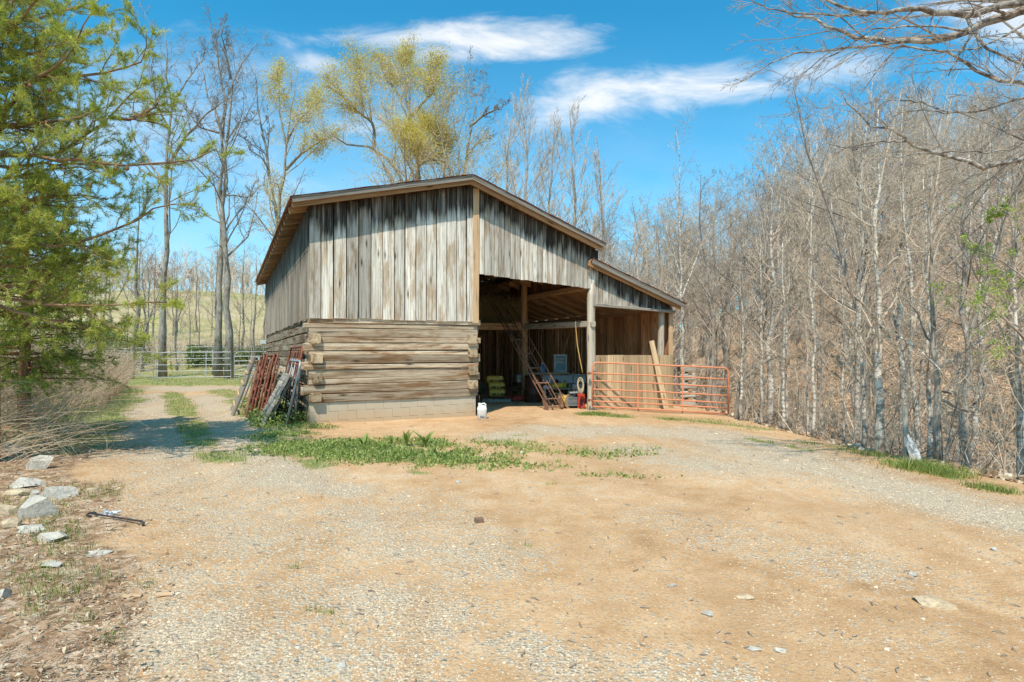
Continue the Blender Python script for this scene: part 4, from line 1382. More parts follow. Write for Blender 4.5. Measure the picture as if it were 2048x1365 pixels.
# ------------------------------------------------------------------ in the bay
# hay elevator
base = pt(1108, 818, 15.55); base[2] = 0; topp = pt(998, 618, 18.4)
d = topp - base; Le = np.linalg.norm(d); d = d / Le
side = np.cross(d, (0, 0, 1)); side /= np.linalg.norm(side); upn = np.cross(side, d)
t = thing('hay_elevator', 'long rusty hay elevator slanting from the bay floor up to the loft', 'elevator', base)
Wd = .46; Hd = .20
for sx in (-1, 1):
    for hz, nm in ((0.06, 'rail'), (.06 + Hd, 'rail')):
        mb = MB(); a = side * sx * Wd / 2 * (1 if hz < .1 else 1.25) + upn * hz; mb.tube([a + d * (-.02 if hz < .1 else .15), a + d * Le], .016, 6); mb.build(nm, M['rust'], t, True)
    mb = MB(); k = .3
    while k < Le - .3:
        a = side * sx * Wd / 2; mb.tube([a + upn * .06 + d * k, a * 1.25 + upn * (.06 + Hd) + d * (k + .12)], .010, 5); k += .62
    mb.build('side_bracing', M['rust'], t)
for off in (-.10, .10):
    mb = MB(); a = side * off + upn * .09; mb.tube([a + d * .1, a + d * Le], .011, 6); mb.build('chain_track', M['rust'], t, True)
k = .35
while k < Le:
    mb = MB(); mb.beam(side * -Wd / 2 + upn * .06 + d * k, side * Wd / 2 + upn * .06 + d * k, .035, .018, up=upn); mb.build('cross_bar', M['rust'], t); k += .62
mb = MB()
for sx in (-1, 1):
    a = side * sx * (Wd / 2 + .015)
    mb.beam(a + d * -.04 + np.array([0, 0, .03]), a + d * .26 + upn * .10 + np.array([0, 0, .04]), .012, .20, up=upn)
mb.tube([side * -.26 + upn * .12, side * .26 + upn * .12], .02, 8); mb.lathe([(.07, -.02), (.07, .02)], side * .2 + upn * .12, 12, axis=0)
mb.lathe([(.07, -.02), (.07, .02)], side * -.1 + upn * .12, 12, axis=0)
mb.build('hopper_end', M['rust'], t)
mb = MB()
for i in range(70):
    q = upn * .13 + side * .09 * (1 if i % 2 else -1) + d * (.05 + i * .055)
    mb.box(q, (.03, .03, .014))
mb.build('drive_chain', M['iron'], t)

# barrel
p = pt(1067, 803, 18.1); p[2] = 0
t = thing('barrel', 'dark brown rusty drum standing at the foot of the inner post', 'barrel', p)
mb = MB(); R_ = .285; prof = [(R_ * .97, 0), (R_, .02), (R_, .27), (R_ + .012, .285), (R_, .30), (R_, .55), (R_ + .012, .565), (R_, .58), (R_, .80), (R_ + .014, .82), (R_ + .014, .84), (R_ - .02, .84), (R_ - .02, .60)]
mb.lathe(prof, S=28); mb.build('drum', M['barrel'], t, True)
mb = MB(); mb.tube([(R_ * math.cos(a) * 1.03, R_ * math.sin(a) * 1.03, .83) for a in np.arange(24) * PI / 12], .012, 6, closed=True); mb.build('rim', M['black'], t, True)

# yellow sacks with a printed line
def sack(px, py, w, h, Y, label, rz=0.):
    c = pt(px, py, Y); t = thing('sack', label, 'sack', (c[0], c[1], c[2]), rz, 'yellow sacks stacked in the bay')
    w_, h_ = w / F * Y, h / F * Y; D = .42; nx, ny = 26, 14; V = []
    for sgn in (1, -1):
        for j in range(ny + 1):
            for i in range(nx + 1):
                u = i / nx * 2 - 1; v = j / ny * 2 - 1
                th = (1 - abs(u) ** 5) ** .45 * (1 - abs(v) ** 3.5) ** .5
                wr = .012 * math.sin(u * 9 + v * 5 + px) * th
                V.append((u * w_ / 2 * (1 - .06 * abs(v) ** 3), v * D / 2, h_ / 2 + sgn * (h_ / 2 * .98) * th + wr))
    n1 = (nx + 1) * (ny + 1); Q = []
    for k in range(2):
        for j in range(ny):
            for i in range(nx):
                a = k * n1 + j * (nx + 1) + i; q = [a, a + 1, a + nx + 2, a + nx + 1]; Q.append(q if k == 0 else q[::-1])
    mb = MB(); mb.add(V, Q); mb.build('sack_body', M['yellow_bag'], t, True)
    # printed words, too worn to read: a row of letter-like blocks
    mb = MB(); x = -w_ * .30
    random.seed(int(px * 3 + py))
    zc = h_ * .32
    for wd in (5, 2, 6):
        for c_ in range(wd):
            lw = .030
            yy = -D / 2 * 1.0 - .004
            for st in ((0, 0, .011, .07), (.017, 0, .009, .07), (.008, random.choice([-.026, 0, .026]), .012, .012)):
                mb.box((x + st[0], yy, zc + st[1]), (st[2], .006, st[3]))
            x += lw
        x += .035
    mb.build('print', M['ink'], t)
    # front skin for the print to sit on
    mb = MB(); K = 20
    V = []; 
    for j in range(7):
        for i in range(K + 1):
            u = i / K * 2 - 1; v = j / 6
            V.append((u * w_ / 2 * (.985 - .05 * (abs(v - .5) * 2) ** 3), -D / 2 - .001 + .05 * (abs(v - .5) * 2) ** 4 + .06 * abs(u) ** 8, h_ * (.03 + .94 * v)))
    mb.add(V, [[j * (K + 1) + i, j * (K + 1) + i + 1, (j + 1) * (K + 1) + i + 1, (j + 1) * (K + 1) + i] for j in range(6) for i in range(K)])
    mb.build('sack_front', M['yellow_bag'], t, True)


YS = 18.6
sack(994, 793, 33, 14.5, YS, 'bottom yellow sack of the stack of three')
sack(993, 778.5, 33, 13, YS, 'middle yellow sack of the stack of three', .05)
sack(990, 766, 34, 14, YS, 'top yellow sack of the stack of three, in the shade of the bay', -.04)
c = pt(994, 796, YS); mb = MB()
for i in range(5): mb.box((c[0] - .4 + i * .2, c[1], .07), (.12, .9, .03))
for y in (-.4, 0, .4): mb.box((c[0], c[1] + y, .02), (.95, .09, .07))
o = mb.build('pallet', M['grey_wood']); tag(o, 'low wooden pallet under the yellow sacks', 'pallet')
c[2] = 0

# hay bales behind them
def bale(s, v, z, label, rz=0.):
    p = bl(s, v, z); t = thing('hay_bale', label, 'hay bale', p, BA + rz, 'hay bales in the bay')
    mb = MB(); rng = np.random.RandomState(int(s * 100 + z * 10))
    mb.beam((-.45, 0, .2), (.45, 0, .2), .46, .38, ch=.04, seg=10, jit=.03); mb.build('bale_body', M['hay'], t)
    mb = MB(); n = 1500; P = rng.rand(n, 3) * np.array([.94, .5, .42]) - np.array([.47, .25, 0]); ax = rng.randint(0, 3, n)
    for k_ in range(3):
        m = ax == k_; e = [(.47), (.245), (.2)][k_]
        sg = np.where(rng.rand(m.sum()) < .5, -1, 1); P[m, k_] = sg * e + (.2 if k_ == 2 else 0)
    D_ = rng.randn(n, 3) * .05; PP = np.stack([P, P + D_], 1); mb.tubes(PP, np.full((n, 2), .003), 3); mb.build('loose_straw', M['dry'], t)
    mb = MB()
    for x in (-.2, .2): mb.tube([(x, -.242, .01), (x, -.242, .395), (x, .242, .395), (x, .242, .01)], .004, 5)
    mb.build('twine', M['rope_y'], t)


bale(5.9, 7.6, 0, 'lowest hay bale of the dark pile behind the yellow sacks')
bale(5.9, 7.6, .40, 'second hay bale up in the dark pile behind the yellow sacks', .05)
bale(5.85, 7.6, .80, 'third hay bale up in the pile behind the yellow sacks', -.06)
bale(5.95, 7.55, 1.2, 'topmost hay bale of the pile, catching a little light', .1)
bale(6.95, 7.7, 0, 'hay bale on the ground right of the hay pile')

# loose hay hanging out of the loft
mb = MB(); n = 9000
s_ = np.random.uniform(CRW + .1, SP - .15, n); v_ = np.random.uniform(4.1, 6.6, n); z_ = 2.5 + np.random.rand(n) ** 1.3 * (1.5 + .35 * np.sin(s_ * 3)) * sstep(v_, 3.8, 5.2)
P = np.column_stack([BO[0] + CS * s_ - SN * v_, BO[1] + SN * s_ + CS * v_, z_]); D_ = np.random.randn(n, 3) * np.array([.07, .07, .12])
mb.tubes(np.stack([P, P + D_ * .6, P + D_ + np.array([0, 0, -.05])], 1), np.full((n, 3), .004), 3)
n = 500; s_ = np.random.uniform(5.0, SP - .1, n); P = np.column_stack([BO[0] + CS * s_ - SN * 3.9, BO[1] + SN * s_ + CS * 3.9, np.random.uniform(2.9, 3.5, n)])
D_ = np.random.randn(n, 3) * np.array([.05, .05, .06]) + np.array([0, 0, -.35]); mb.tubes(np.stack([P, P + D_ * .5, P + D_], 1), np.full((n, 3), .003), 3)
tag(mb.build('loose_hay', M['hay']), 'loose hay heaped in the loft above the bay', kind='stuff')

# floor jack
p = pt(1034, 799, 18.4); p[2] = 0
t = thing('floor_jack', 'red trolley jack on the bay floor between the sacks and the drum', 'jack', p, .5)
mb = MB()
for y in (-.1, .1): mb.add([(-.28, y - .01, .04), (.30, y - .01, .04), (.30, y - .01, .14), (.12, y - .01, .20), (-.28, y - .01, .08), (-.28, y + .01, .04), (.30, y + .01, .04), (.30, y + .01, .14), (.12, y + .01, .20), (-.28, y + .01, .08)],
    [[0, 1, 2, 3], [5, 8, 7, 6], [0, 5, 6, 1], [1, 6, 7, 2], [2, 7, 8, 3], [3, 8, 9, 4], [4, 9, 5, 0]], [[0, 3, 4], [5, 9, 8]])
mb.box((.15, 0, .1), (.12, .19, .12)); mb.build('jack_body', M['red_plastic'], t)
mb = MB(); mb.beam((-.25, 0, .08), (.1, 0, .16), .07, .03); mb.lathe([(.05, .1), (.06, .13)], (-.25, 0, 0), 12); mb.build('lifting_arm', M['red_plastic'], t)
mb = MB(); mb.tube([(.22, 0, .15), (.42, -.05, .95)], .015, 8); mb.build('handle', M['dark_red'], t)
for x, y in ((-.25, -.13), (-.25, .13), (.25, -.13), (.25, .13)): mb = MB(); mb.lathe([(.045, -.015), (.045, .015)], (x, y, .045), 12, axis=1); mb.build('wheel', M['iron'], t)
p = pt(1018, 799, 18.3)
mb = MB(); mb.box((0, 0, .045), (.13, .09, .09)); mb.lathe([(.015, .09), (.015, .13)], S=8); o = mb.build('small_can', flat('pink_can', (.6, .14, .16), .5, 0, .1)); o.location = (p[0], p[1], 0); tag(o, 'small pink red can on the bay floor left of the trolley jack', 'can')
# bucket on a crate
p = bl(SP - .25, 4.6); Yb = p[1]; zc = pt(1041, 765, Yb)
t = thing('crate', 'dark crate behind the inner post carrying the bucket', 'crate', (zc[0], zc[1], 0), BA)
for z in (.05, .2, .35, .5):
    if z < zc[2]:
        mb = MB(); 
        for (x0, y0, x1, y1) in ((-.2, -.2, .2, -.2), (-.2, .2, .2, .2), (-.2, -.2, -.2, .2), (.2, -.2, .2, .2)): mb.beam((x0, y0, z), (x1, y1, z), .02, .1)
        mb.build('slat', M['board_in'], t)
mb = MB(); mb.box((0, 0, zc[2] - .02), (.42, .42, .03)); mb.build('lid', M['board_in'], t)
t = thing('bucket', 'pale bucket with a blue rim standing behind the inner post', 'bucket', (zc[0] - .02, zc[1], zc[2]))
mb = MB(); mb.lathe([(.10, 0), (.105, .01), (.135, .26), (.125, .26), (.10, .02)], S=22); mb.build('bucket_body', M['white_plastic'], t, True)
mb = MB(); mb.tube([(.142 * math.cos(a), .142 * math.sin(a), .262) for a in np.arange(20) * PI / 10], .011, 6, closed=True); mb.build('rim', M['blue_plastic'], t, True)
mb = MB(); mb.tube([(-.14, 0, .24), (-.1, -.12, .16), (0, -.17, .13), (.1, -.12, .16), (.14, 0, .24)], .004, 5); mb.build('handle', M['iron'], t)

# bench with a white panel and what stands on it
t = thing('workbench', 'long workbench with a worn wooden top and white painted front panel', 'workbench', pt(1060, 765, 18.9) * np.array([1, 1, 0]), 0)
bx = lambda px, Y=18.9: (px - 1060) / F * Y
ztp = CZ - (748 - HY) / F * 18.9
mb = MB(); mb.beam((bx(1052), .3, ztp), (bx(1138), .3, ztp + .01), .62, .06, up=(0, 0, 1), seg=4, ch=.006, tone=.5); mb.build('top', M['board_new'], t)
mb = MB(); mb.box(((bx(1045) + bx(1172)) / 2, .12, ztp - .18), (bx(1172) - bx(1045), .03, .27)); mb.build('front_panel', M['white_paint'], t)
for px in (1056, 1100, 1140, 1168): mb = MB(); mb.beam((bx(px), .2, 0), (bx(px), .2, ztp - .03), .08, .08); mb.build('leg', M['grey_wood'], t)
mb = MB(); mb.beam((bx(1138), .3, ztp - .04), (bx(1172), .3, ztp - .04), .55, .03, up=(0, 0, 1)); mb.build('side_shelf', M['white_paint'], t)
for px in (1147, ): mb = MB(); mb.tube([(bx(px), .1, ztp - .25), (bx(px), .1, ztp + .06)], .018, 8); mb.build('clamp_post', M['galv'], t, True)
# old window sash
Yw = 19.3; p = pt(1121, 748, Yw); p[2] = ztp + .03
t = thing('window_sash', 'old grey window sash with paper behind the panes, standing on the bench', 'window', p, -.05)
w_, h_ = 23 / F * Yw, 36 / F * Yw
mb = MB(); mb.beam((-w_ / 2, 0, 0), (-w_ / 2, .06, h_), .07, .03, up=(0, 1, 0)); mb.beam((w_ / 2, 0, 0), (w_ / 2, .06, h_), .05, .03, up=(0, 1, 0)); mb.beam((-w_ / 2 + .035, .058, h_ - .03), (w_ / 2 - .025, .058, h_ - .03), .03, .06); mb.beam((-w_ / 2 + .035, .003, .03), (w_ / 2 - .025, .003, .03), .03, .07); mb.beam((-w_ / 2 + .035, .03, h_ * .5), (w_ / 2 - .025, .03, h_ * .5), .02, .025)
mb.build('sash_frame', M['white_paint'], t)
mb = MB(); mb.add([(-w_ / 2, .03, .04), (w_ / 2, .03, .04), (w_ / 2, .075, h_ - .04), (-w_ / 2, .075, h_ - .04)], [[0, 1, 2, 3]]); mb.build('pane', M['glass'], t)
mb = MB()
for r_ in range(2):
    for k in range(5): mb.box((-.11 + k * .05, .035 + r_ * .008, h_ * .60 + r_ * .10), (.038, .006, .075))
mb.build('paper_labels', M['paper'], t)
# blue can / jug
p = pt(1085, 748, 19.2); p[2] = ztp + .035
t = thing('blue_jug', 'blue plastic jug on the bench left of the window sash', 'jug', p)
mb = MB(); mb.lathe([(.10, 0), (.105, .02), (.105, .18), (.05, .25), (.03, .27), (.03, .30)], S=18, sq=4); mb.build('jug_body', M['blue_plastic'], t, True)
mb = MB(); mb.lathe([(.032, .30), (.032, .33)], S=12); mb.build('cap', M['white_plastic'], t)
mb = MB(); mb.tube([(.08, 0, .2), (.11, 0, .27), (.05, 0, .29)], .012, 6); mb.build('handle', M['blue_plastic'], t)
# red jar with black cap, yellow power tool, amber bottle on a low table
ly = 17.6; p = pt(1118, 800, ly); p[2] = 0; zt = CZ - (776 - HY) / F * ly
t = thing('low_table', 'low cluttered wooden table behind the foot of the elevator', 'table', p)
mb = MB(); mb.beam((-.5, 0, zt - .02), (.42, 0, zt - .02), .5, .03, up=(0, 0, 1), tone=.3); mb.build('top', M['grey_wood'], t)
for x, y in ((-.45, -.2), (.38, -.2), (-.45, .2), (.38, .2)): mb = MB(); mb.beam((x, y, 0), (x, y, zt - .035), .05, .05); mb.build('leg', M['grey_wood'], t)
q = pt(1114, 776, ly); t = thing('red_jar', 'dark red plastic container with black cap on the low table', 'container', (q[0], q[1] + .1, zt))
mb = MB(); mb.lathe([(.08, 0), (.10, .02), (.10, .10), (.06, .17), (.035, .19)], S=18); mb.build('jar_body', M['dark_red'], t, True); mb = MB(); mb.lathe([(.04, .19), (.045, .22), (.035, .26)], S=12); mb.build('cap', M['black'], t)
q = pt(1130, 776, ly); t = thing('amber_bottle', 'amber yellow bottle beside the red container on the low table', 'bottle', (q[0], q[1] + .1, zt))
mb = MB(); mb.lathe([(.05, 0), (.055, .02), (.055, .12), (.03, .17)], S=14); mb.build('bottle_body', M['yellow_plastic'], t, True); mb = MB(); mb.lathe([(.045, .17), (.045, .23), (.04, .25)], S=12); mb.build('cap', M['rafter'], t)
q = pt(1116, 776, ly); t = thing('power_saw', 'yellow motor saw with a pale guard bar on the low table', 'saw', (q[0] - .02, q[1] - .12, zt), .15)
mb = MB(); mb.beam((-.18, 0, .07), (.16, 0, .08), .14, .14, ch=.03, seg=3, jit=.02); mb.build('motor_housing', M['yellow_plastic'], t)
mb = MB(); mb.tube([(-.16, 0, .14), (-.1, 0, .21), (.08, 0, .20), (.14, 0, .12)], .014, 8); mb.build('handle', M['black'], t)
mb = MB(); mb.beam((-.16, -.03, .04), (-.46, -.06, .03), .008, .07, up=(0, 0, 1)); mb.build('guide_bar', M['galv'], t)
q = pt(1122, 788, 17.0); t = thing('cable_heap', 'heap of pale coiled cable in front of the low table', 'cable', (q[0], q[1], 0))
mb = MB(); rng = np.random.RandomState(3)
for i in range(14):
    r0 = rng.uniform(.1, .2); c0 = np.array([rng.uniform(-.08, .08), rng.uniform(-.05, .05), .03 + i * .022]); tl = rng.uniform(-.4, .4)
    mb.tube([c0 + np.array([r0 * math.cos(a), r0 * .8 * math.sin(a), r0 * tl * math.cos(a) + .02]) for a in np.arange(18) * PI / 9], .011, 6, closed=True)
mb.build('loops', M['coil'], t, True)
mb = MB(); mb.box((0, 0, .02), (.1, .1, .04)); mb.build('plug', M['white_plastic'], t)
# clutter of small tools on the low table
for i, (px, w, h, mt, lab) in enumerate([(1096, .12, .10, 'dark_red', 'dark red box at the left end of the low table'), (1103, .10, .13, 'hose_o', 'orange tin on the low table behind the elevator rails'), (1089, .10, .08, 'paper', 'pale carton at the far left of the low table'), (1106, .08, .05, 'white_plastic', 'small white tub in the clutter on the low table')]):
    q = pt(px, 776, ly); mb = MB(); mb.beam((0, 0, 0.002), (0, 0, h), w, w * .8, up=(0, 1, 0), ch=.008); o = mb.build(['tool_box', 'tin', 'carton', 'tub'][i], M[mt]); o.location = (q[0], q[1] - .05 + .05 * (i % 2), zt - .004); tag(o, lab, ['box', 'tin', 'carton', 'tub'][i])
# grey case on a stand near the front post
q = pt(1155, 779, 17.2); t = thing('grey_case', 'grey tool case on a rough stand behind the front post', 'case', (q[0], q[1], 0), .1)
mb = MB(); mb.beam((-.17, 0, q[2] + .08), (.17, 0, q[2] + .08), .24, .17, ch=.02, seg=1); mb.build('case_body', M['grey_box'], t)
mb = MB(); mb.box((0, 0, q[2] / 2 - .005), (.3, .24, q[2] - .01)); mb.build('stand', M['grey_wood'], t)
mb = MB(); mb.tube([(-.06, -.12, q[2] + .17), (-.05, -.14, q[2] + .2), (.05, -.14, q[2] + .2), (.06, -.12, q[2] + .17)], .01, 6); mb.build('handle', M['black'], t)
# generator
q = pt(1151, 814, 16.0); t = thing('generator', 'red and black portable generator beside the front post', 'generator', (q[0], q[1], 0), .08)
gw = .22
mb = MB()
ring = [(-.21, .02), (.12, .02), (.17, .08), (.17, .34), (.12, .40), (-.12, .40), (-.21, .30)]
for y in (-.14, .14):
    pass
mb.lathe([(.10, -.14), (.165, -.13), (.19, -.06), (.19, .10), (.14, .14)], (-.10, 0, .2), 20, axis=1); mb.build('engine_cover', M['black'], t, True)
mb = MB()
for k in range(7): mb.beam((-.25, -.145, .09 + k * .035), (.03, -.150, .09 + k * .035), .012, .012)
mb.build('grille', M['galv'], t)
mb = MB()
for y in (-.15, .15):
    V = [(.02, y, .02), (.21, y, .02), (.21, y, .40), (.10, y, .40), (-.02, y, .36), (.06, y, .28), (.06, y, .13)]
    for (a, b) in (((.20, .02), (.20, .40)), ((.03, .04), (.21, .04)), ((.03, .37), (.21, .37)), ((.08, .04), (.08, .37))):
        mb.beam((a[0], y, a[1]), (b[0], y, b[1]), .03, .075, up=(0, 0, 1) if a[1] == b[1] else (1, 0, 0), ch=.01)
mb.beam((.14, -.13, .40), (.14, .13, .40), .12, .04, ch=.01); mb.beam((.14, -.13, .21), (.14, .13, .21), .10, .30, ch=.02); mb.build('red_housing', M['red_plastic'], t)
mb = MB(); mb.box((.14, -.195, .20), (.055, .01, .12)); mb.build('control_panel', M['black'], t)
mb = MB(); mb.beam((-.18, 0, .43), (.06, 0, .44), .22, .05, ch=.015); mb.build('fuel_tank', M['grey_box'], t)
# hose reel
q = pt(1131, 815, 15.95); t = thing('hose_reel', 'orange hose wound on a pale reel between the elevator and the generator', 'reel', (q[0], q[1], 0), .9)
mb = MB(); mb.lathe([(.05, -.09), (.16, -.085), (.17, 0), (.16, .085), (.05, .09)], (0, 0, .2), 22, axis=1); mb.build('wound_hose', M['hose_o'], t, True)
mb = MB()
for y in (-.105, .105): mb.lathe([(.02, y - .008), (.20, y - .008), (.20, y + .008), (.02, y + .008)], (0, 0, .2), 24, axis=1)
mb.build('flange', M['coil'], t)
mb = MB(); mb.tube([(.16, 0, .25), (.2, -.05, .12), (.26, -.12, .02), (.4, -.2, .015)], .012, 6); mb.build('hose_tail', M['hose_o'], t, True)
# rope and coil on the front post
mb = MB(); a = pt(1151, 648, 15.6); b = pt(1163, 735, 15.5)
mb.tube([a + np.array([0, .1, .03]), a + np.array([0, -.04, .04]), a, (a + b) / 2 + np.array([-.03, 0, -.0]), b, b + np.array([.03, 0, -.15])], .013, 8)
o = mb.build('yellow_rope', M['rope_y'], smooth=True); tag(o, 'yellow rope hanging from the tie beam beside the front post', 'rope')
mb = MB(); rng = np.random.RandomState(5); q = pt(1161, 768, 15.45)
for i in range(9):
    r0 = rng.uniform(.13, .2); mb.tube([q + np.array([r0 * .45 * math.cos(a) + rng.uniform(-.004, .004), -.02 * i * .3 + .05 * math.sin(a), r0 * math.sin(a) - .03 * i * .3]) for a in np.arange(20) * PI / 10], .008, 6, closed=True)
o = mb.build('cord_coil', M['coil'], smooth=True); tag(o, 'coil of tan cord hung on the left side of the front post', 'cord')
# door frame leaning far back
a = pt(1160, 760, 21.5); t = thing('metal_frame', 'pale square metal frame standing at the back behind the front post', 'frame', (a[0], a[1], 0))
zt = CZ - (703 - HY) / F * 21.5
mb = MB(); mb.beam((-.1, 0, 0), (-.1, 0, zt), .05, .05); mb.beam((-.125, 0, zt + .02), (.75, 0, zt + .02), .05, .05); mb.beam((.72, 0, 0), (.72, 0, zt), .05, .05); mb.build('frame_bars', M['white_paint'], t)

# white jug in the sun
p = pt(964, 836, 13.35); p[2] = 0
t = thing('jug', 'white plastic jug with a loop handle standing in the sun by the block corner', 'jug', p, .1)
mb = MB(); mb.lathe([(.095, 0), (.11, .012), (.112, .21), (.116, .225), (.112, .24), (.10, .28), (.06, .315)], S=24, sq=5); mb.build('jug_body', M['white_plastic'], t, True)
mb = MB(); mb.lathe([(.035, .31), (.035, .365), (.03, .37)], (-.055, 0, 0), 14); mb.build('cap', M['white_plastic'], t)
mb = MB(); mb.tube([(-.02, 0, .315), (.0, 0, .35), (.05, 0, .36), (.085, 0, .335), (.09, 0, .27)], .017, 8); mb.build('handle', M['white_plastic'], t, True)
mb = MB()
for i, (x, z, hh) in enumerate([(-.04, .05, .05), (-.025, .06, .045), (-.01, .045, .03), (.005, .055, .05), (.02, .04, .02), (.032, .05, .04), (.045, .042, .03)]): mb.box((x, -.1135, z), (.008, .003, hh), rz=0)
mb.build('scrawl', M['ink'], t)
mb = MB(); V, T = rock_mesh(.06, .05, .025, 3); mb.add(V, None, T); o = mb.build('stone', M['rock_tan']); o.location = (p[0] - .13, p[1], .01); tag(o, 'small pale stone touching the base of the white jug', 'stone')
# tools leaning on the inner corner
a = bl(CRW + .22, .45); t = thing('tool_bundle', 'bundle of dark poles leaning in the corner right of the log ends', 'poles', a)
for i in range(5): mb = MB(); mb.tube([(.02 * i, .03 * i, 0), (-.03 + .015 * i - .05, .1, .72 + .08 * i)], .013, 6); mb.build('pole', M['iron'], t, True)
a = bl(CRW + .42, .9); mb = MB(); mb.beam((0, 0, 0), (0, .06, .42), .12, .09, ch=.008, seg=3, jit=.03, tone=.6); o = mb.build('wood_block', M['board_new']); o.location = a; tag(o, 'short upright wooden block inside the bay by the log corner', 'block')
a = bl(CRW + .3, .7); mb = MB(); mb.beam((0, 0, 0), (-.06, .05, 1.02), .07, .03, up=(0, 1, 0), seg=3, ch=.003, tone=.6); o = mb.build('short_board', M['grey_wood']); o.location = a; tag(o, 'thin upright board leaning in the corner above the wooden block', 'board')
# ------------------------------------------------------------------ trees
def grow(P, Rr, rng, M_, t0=.3, t1=.98, ang=45, ratio=.4, K=4, trop=.12, wob=.18, rr=.5, rmin=.005, fall=.6, Lfix=None):
    N, K0, _ = P.shape
    seg = np.linalg.norm(np.diff(P, axis=1), axis=2); PL = seg.sum(1)
    idx = np.repeat(np.arange(N), M_); n = N * M_
    tt = (np.tile(np.arange(M_), N) + rng.rand(n)) / M_ * (t1 - t0) + t0
    u = tt * (K0 - 1); i0 = np.minimum(u.astype(int), K0 - 2); f = (u - i0)[:, None]
    p = P[idx, i0] * (1 - f) + P[idx, i0 + 1] * f
    T = P[idx, i0 + 1] - P[idx, i0]; T /= np.linalg.norm(T, axis=1, keepdims=True) + 1e-9
    r0 = Rr[idx, i0] * (1 - f[:, 0]) + Rr[idx, i0 + 1] * f[:, 0]
    a = np.cross(T, rng.randn(n, 3)); a /= np.linalg.norm(a, axis=1, keepdims=True) + 1e-9
    an = np.radians(ang) * rng.uniform(.7, 1.25, n)[:, None]
    d = T * np.cos(an) + a * np.sin(an)
    Lb = (PL[idx] if Lfix is None else Lfix) * ratio * (1 - fall * (tt - t0) / (t1 - t0 + 1e-6)) * rng.uniform(.6, 1.2, n)
    out = np.zeros((n, K, 3)); out[:, 0] = p; q = p.copy()
    for k in range(1, K):
        d = d + rng.randn(n, 3) * wob + np.array([0, 0, trop]); d /= np.linalg.norm(d, axis=1, keepdims=True)
        q = q + d * (Lb / (K - 1))[:, None]; out[:, k] = q
    rb = np.maximum(r0 * rr, rmin)
    R2 = rb[:, None] * np.linspace(1, .35, K)[None]; R2 = np.maximum(R2, rmin * .6)
    return out, R2


def limb_from_px(pts, Y, dY=None):
    return np.array([pt(a, b, Y + (0 if dY is None else dY[i])) for i, (a, b) in enumerate(pts)])


def resample(P, K):
    P = np.asarray(P, float); s = np.concatenate([[0], np.cumsum(np.linalg.norm(np.diff(P, axis=0), axis=1))]); u = np.linspace(0, s[-1], K)
    return np.column_stack([np.interp(u, s, P[:, i]) for i in range(3)])


def wiggle(P, rng, amp):
    L_ = np.linalg.norm(P[-1] - P[0]); n = rng.randn(*P.shape) * amp * L_; n[0] = 0; n[-1] = 0
    return P + n


def tips(P): return P[:, -1], P[:, -1] - P[:, -2]


def hero(name, label, cat, limbs, levels, bark, twig, seed, group=None, foliage=None, rmin=.006, ground=None, K=14):
    """limbs: list of (points, r0, r1); the first is the trunk, each goes into the 'trunk' or 'limb' part"""
    rng = np.random.RandomState(seed)
    P0, R0 = [], []
    for i, (p, r0, r1) in enumerate(limbs):
        q = resample(p, K)
        if i > 0 or True: q = wiggle(q, rng, .004)
        if i == 0 and ground is not None: q[0, 2] = ground - .15
        P0.append(q); R0.append(r0 + (r1 - r0) * np.linspace(0, 1, K) ** .9)
    base = P0[0][0].copy(); base[2] += .15
    t = thing(name, label, cat, base, 0, group)
    mb = MB()
    q = P0[0]; r = R0[0].copy(); r[0] *= 1.35; r[1] *= 1.08
    mb.tube(q, r, 10, tone=.5); mb.build('trunk', bark, t, True, origin=base)
    if len(P0) > 1:
        for q, r in zip(P0[1:], R0[1:]):
            mb = MB(); mb.tube(q, r, 8, tone=.5); mb.build('limb', bark, t, True, origin=base)
    P = np.array(P0); Rr = np.array(R0)
    mb = MB(); last = None
    for li, kw in enumerate(levels):
        kk = dict(kw)
        if li == 0 and 'M_trunk' in kk: kk.pop('M_trunk')
        P, Rr = grow(P, Rr, rng, rmin=rmin, **kk)
        mb.tubes(P, Rr, 5 if li == 0 else 3)
    mb.build('crown', twig, t, False, origin=base)
    if foliage:
        mt, n_per, spread, L_, W_, frac, nm = foliage
        e = np.concatenate([P[:, -1], P[:, 1]]); m = rng.rand(len(e)) < frac; e = np.repeat(e[m], n_per, 0); e = e + rng.randn(*e.shape) * spread
        mb = MB(); np.random.seed(seed); Ls = np.random.uniform(.6, 1.3, len(e)) * L_
        leaves(mb, e, Ls, Ls * W_, up=-.1); mb.build(nm, mt, t, False, origin=base)
    return t


def hp(pts, s, ox, oy): return [(ox + a / s, oy + b / s) for a, b in pts]


LV = [dict(M_=11, t0=.3, t1=.97, ang=44, ratio=.28, K=6, trop=.10, wob=.16, rr=.42, fall=.45), dict(M_=7, t0=.15, t1=.95, ang=42, ratio=.42, K=4, trop=.08, wob=.2, rr=.5, fall=.4),
      dict(M_=6, t0=.15, t1=.95, ang=40, ratio=.45, K=3, trop=.05, wob=.2, rr=.6, fall=.3), dict(M_=4, t0=.2, t1=.95, ang=40, ratio=.5, K=3, trop=.03, wob=.2, rr=.7, fall=.2)]


def lv(m0=None, r0=None, m3=None, **k):
    o = [dict(x) for x in LV]
    if m0: o[0]['M_'] = m0
    if r0: o[0]['ratio'] = r0
    if m3 == 0: o = o[:3]
    for a in o: a.update({kk: v for kk, v in k.items()})
    return o


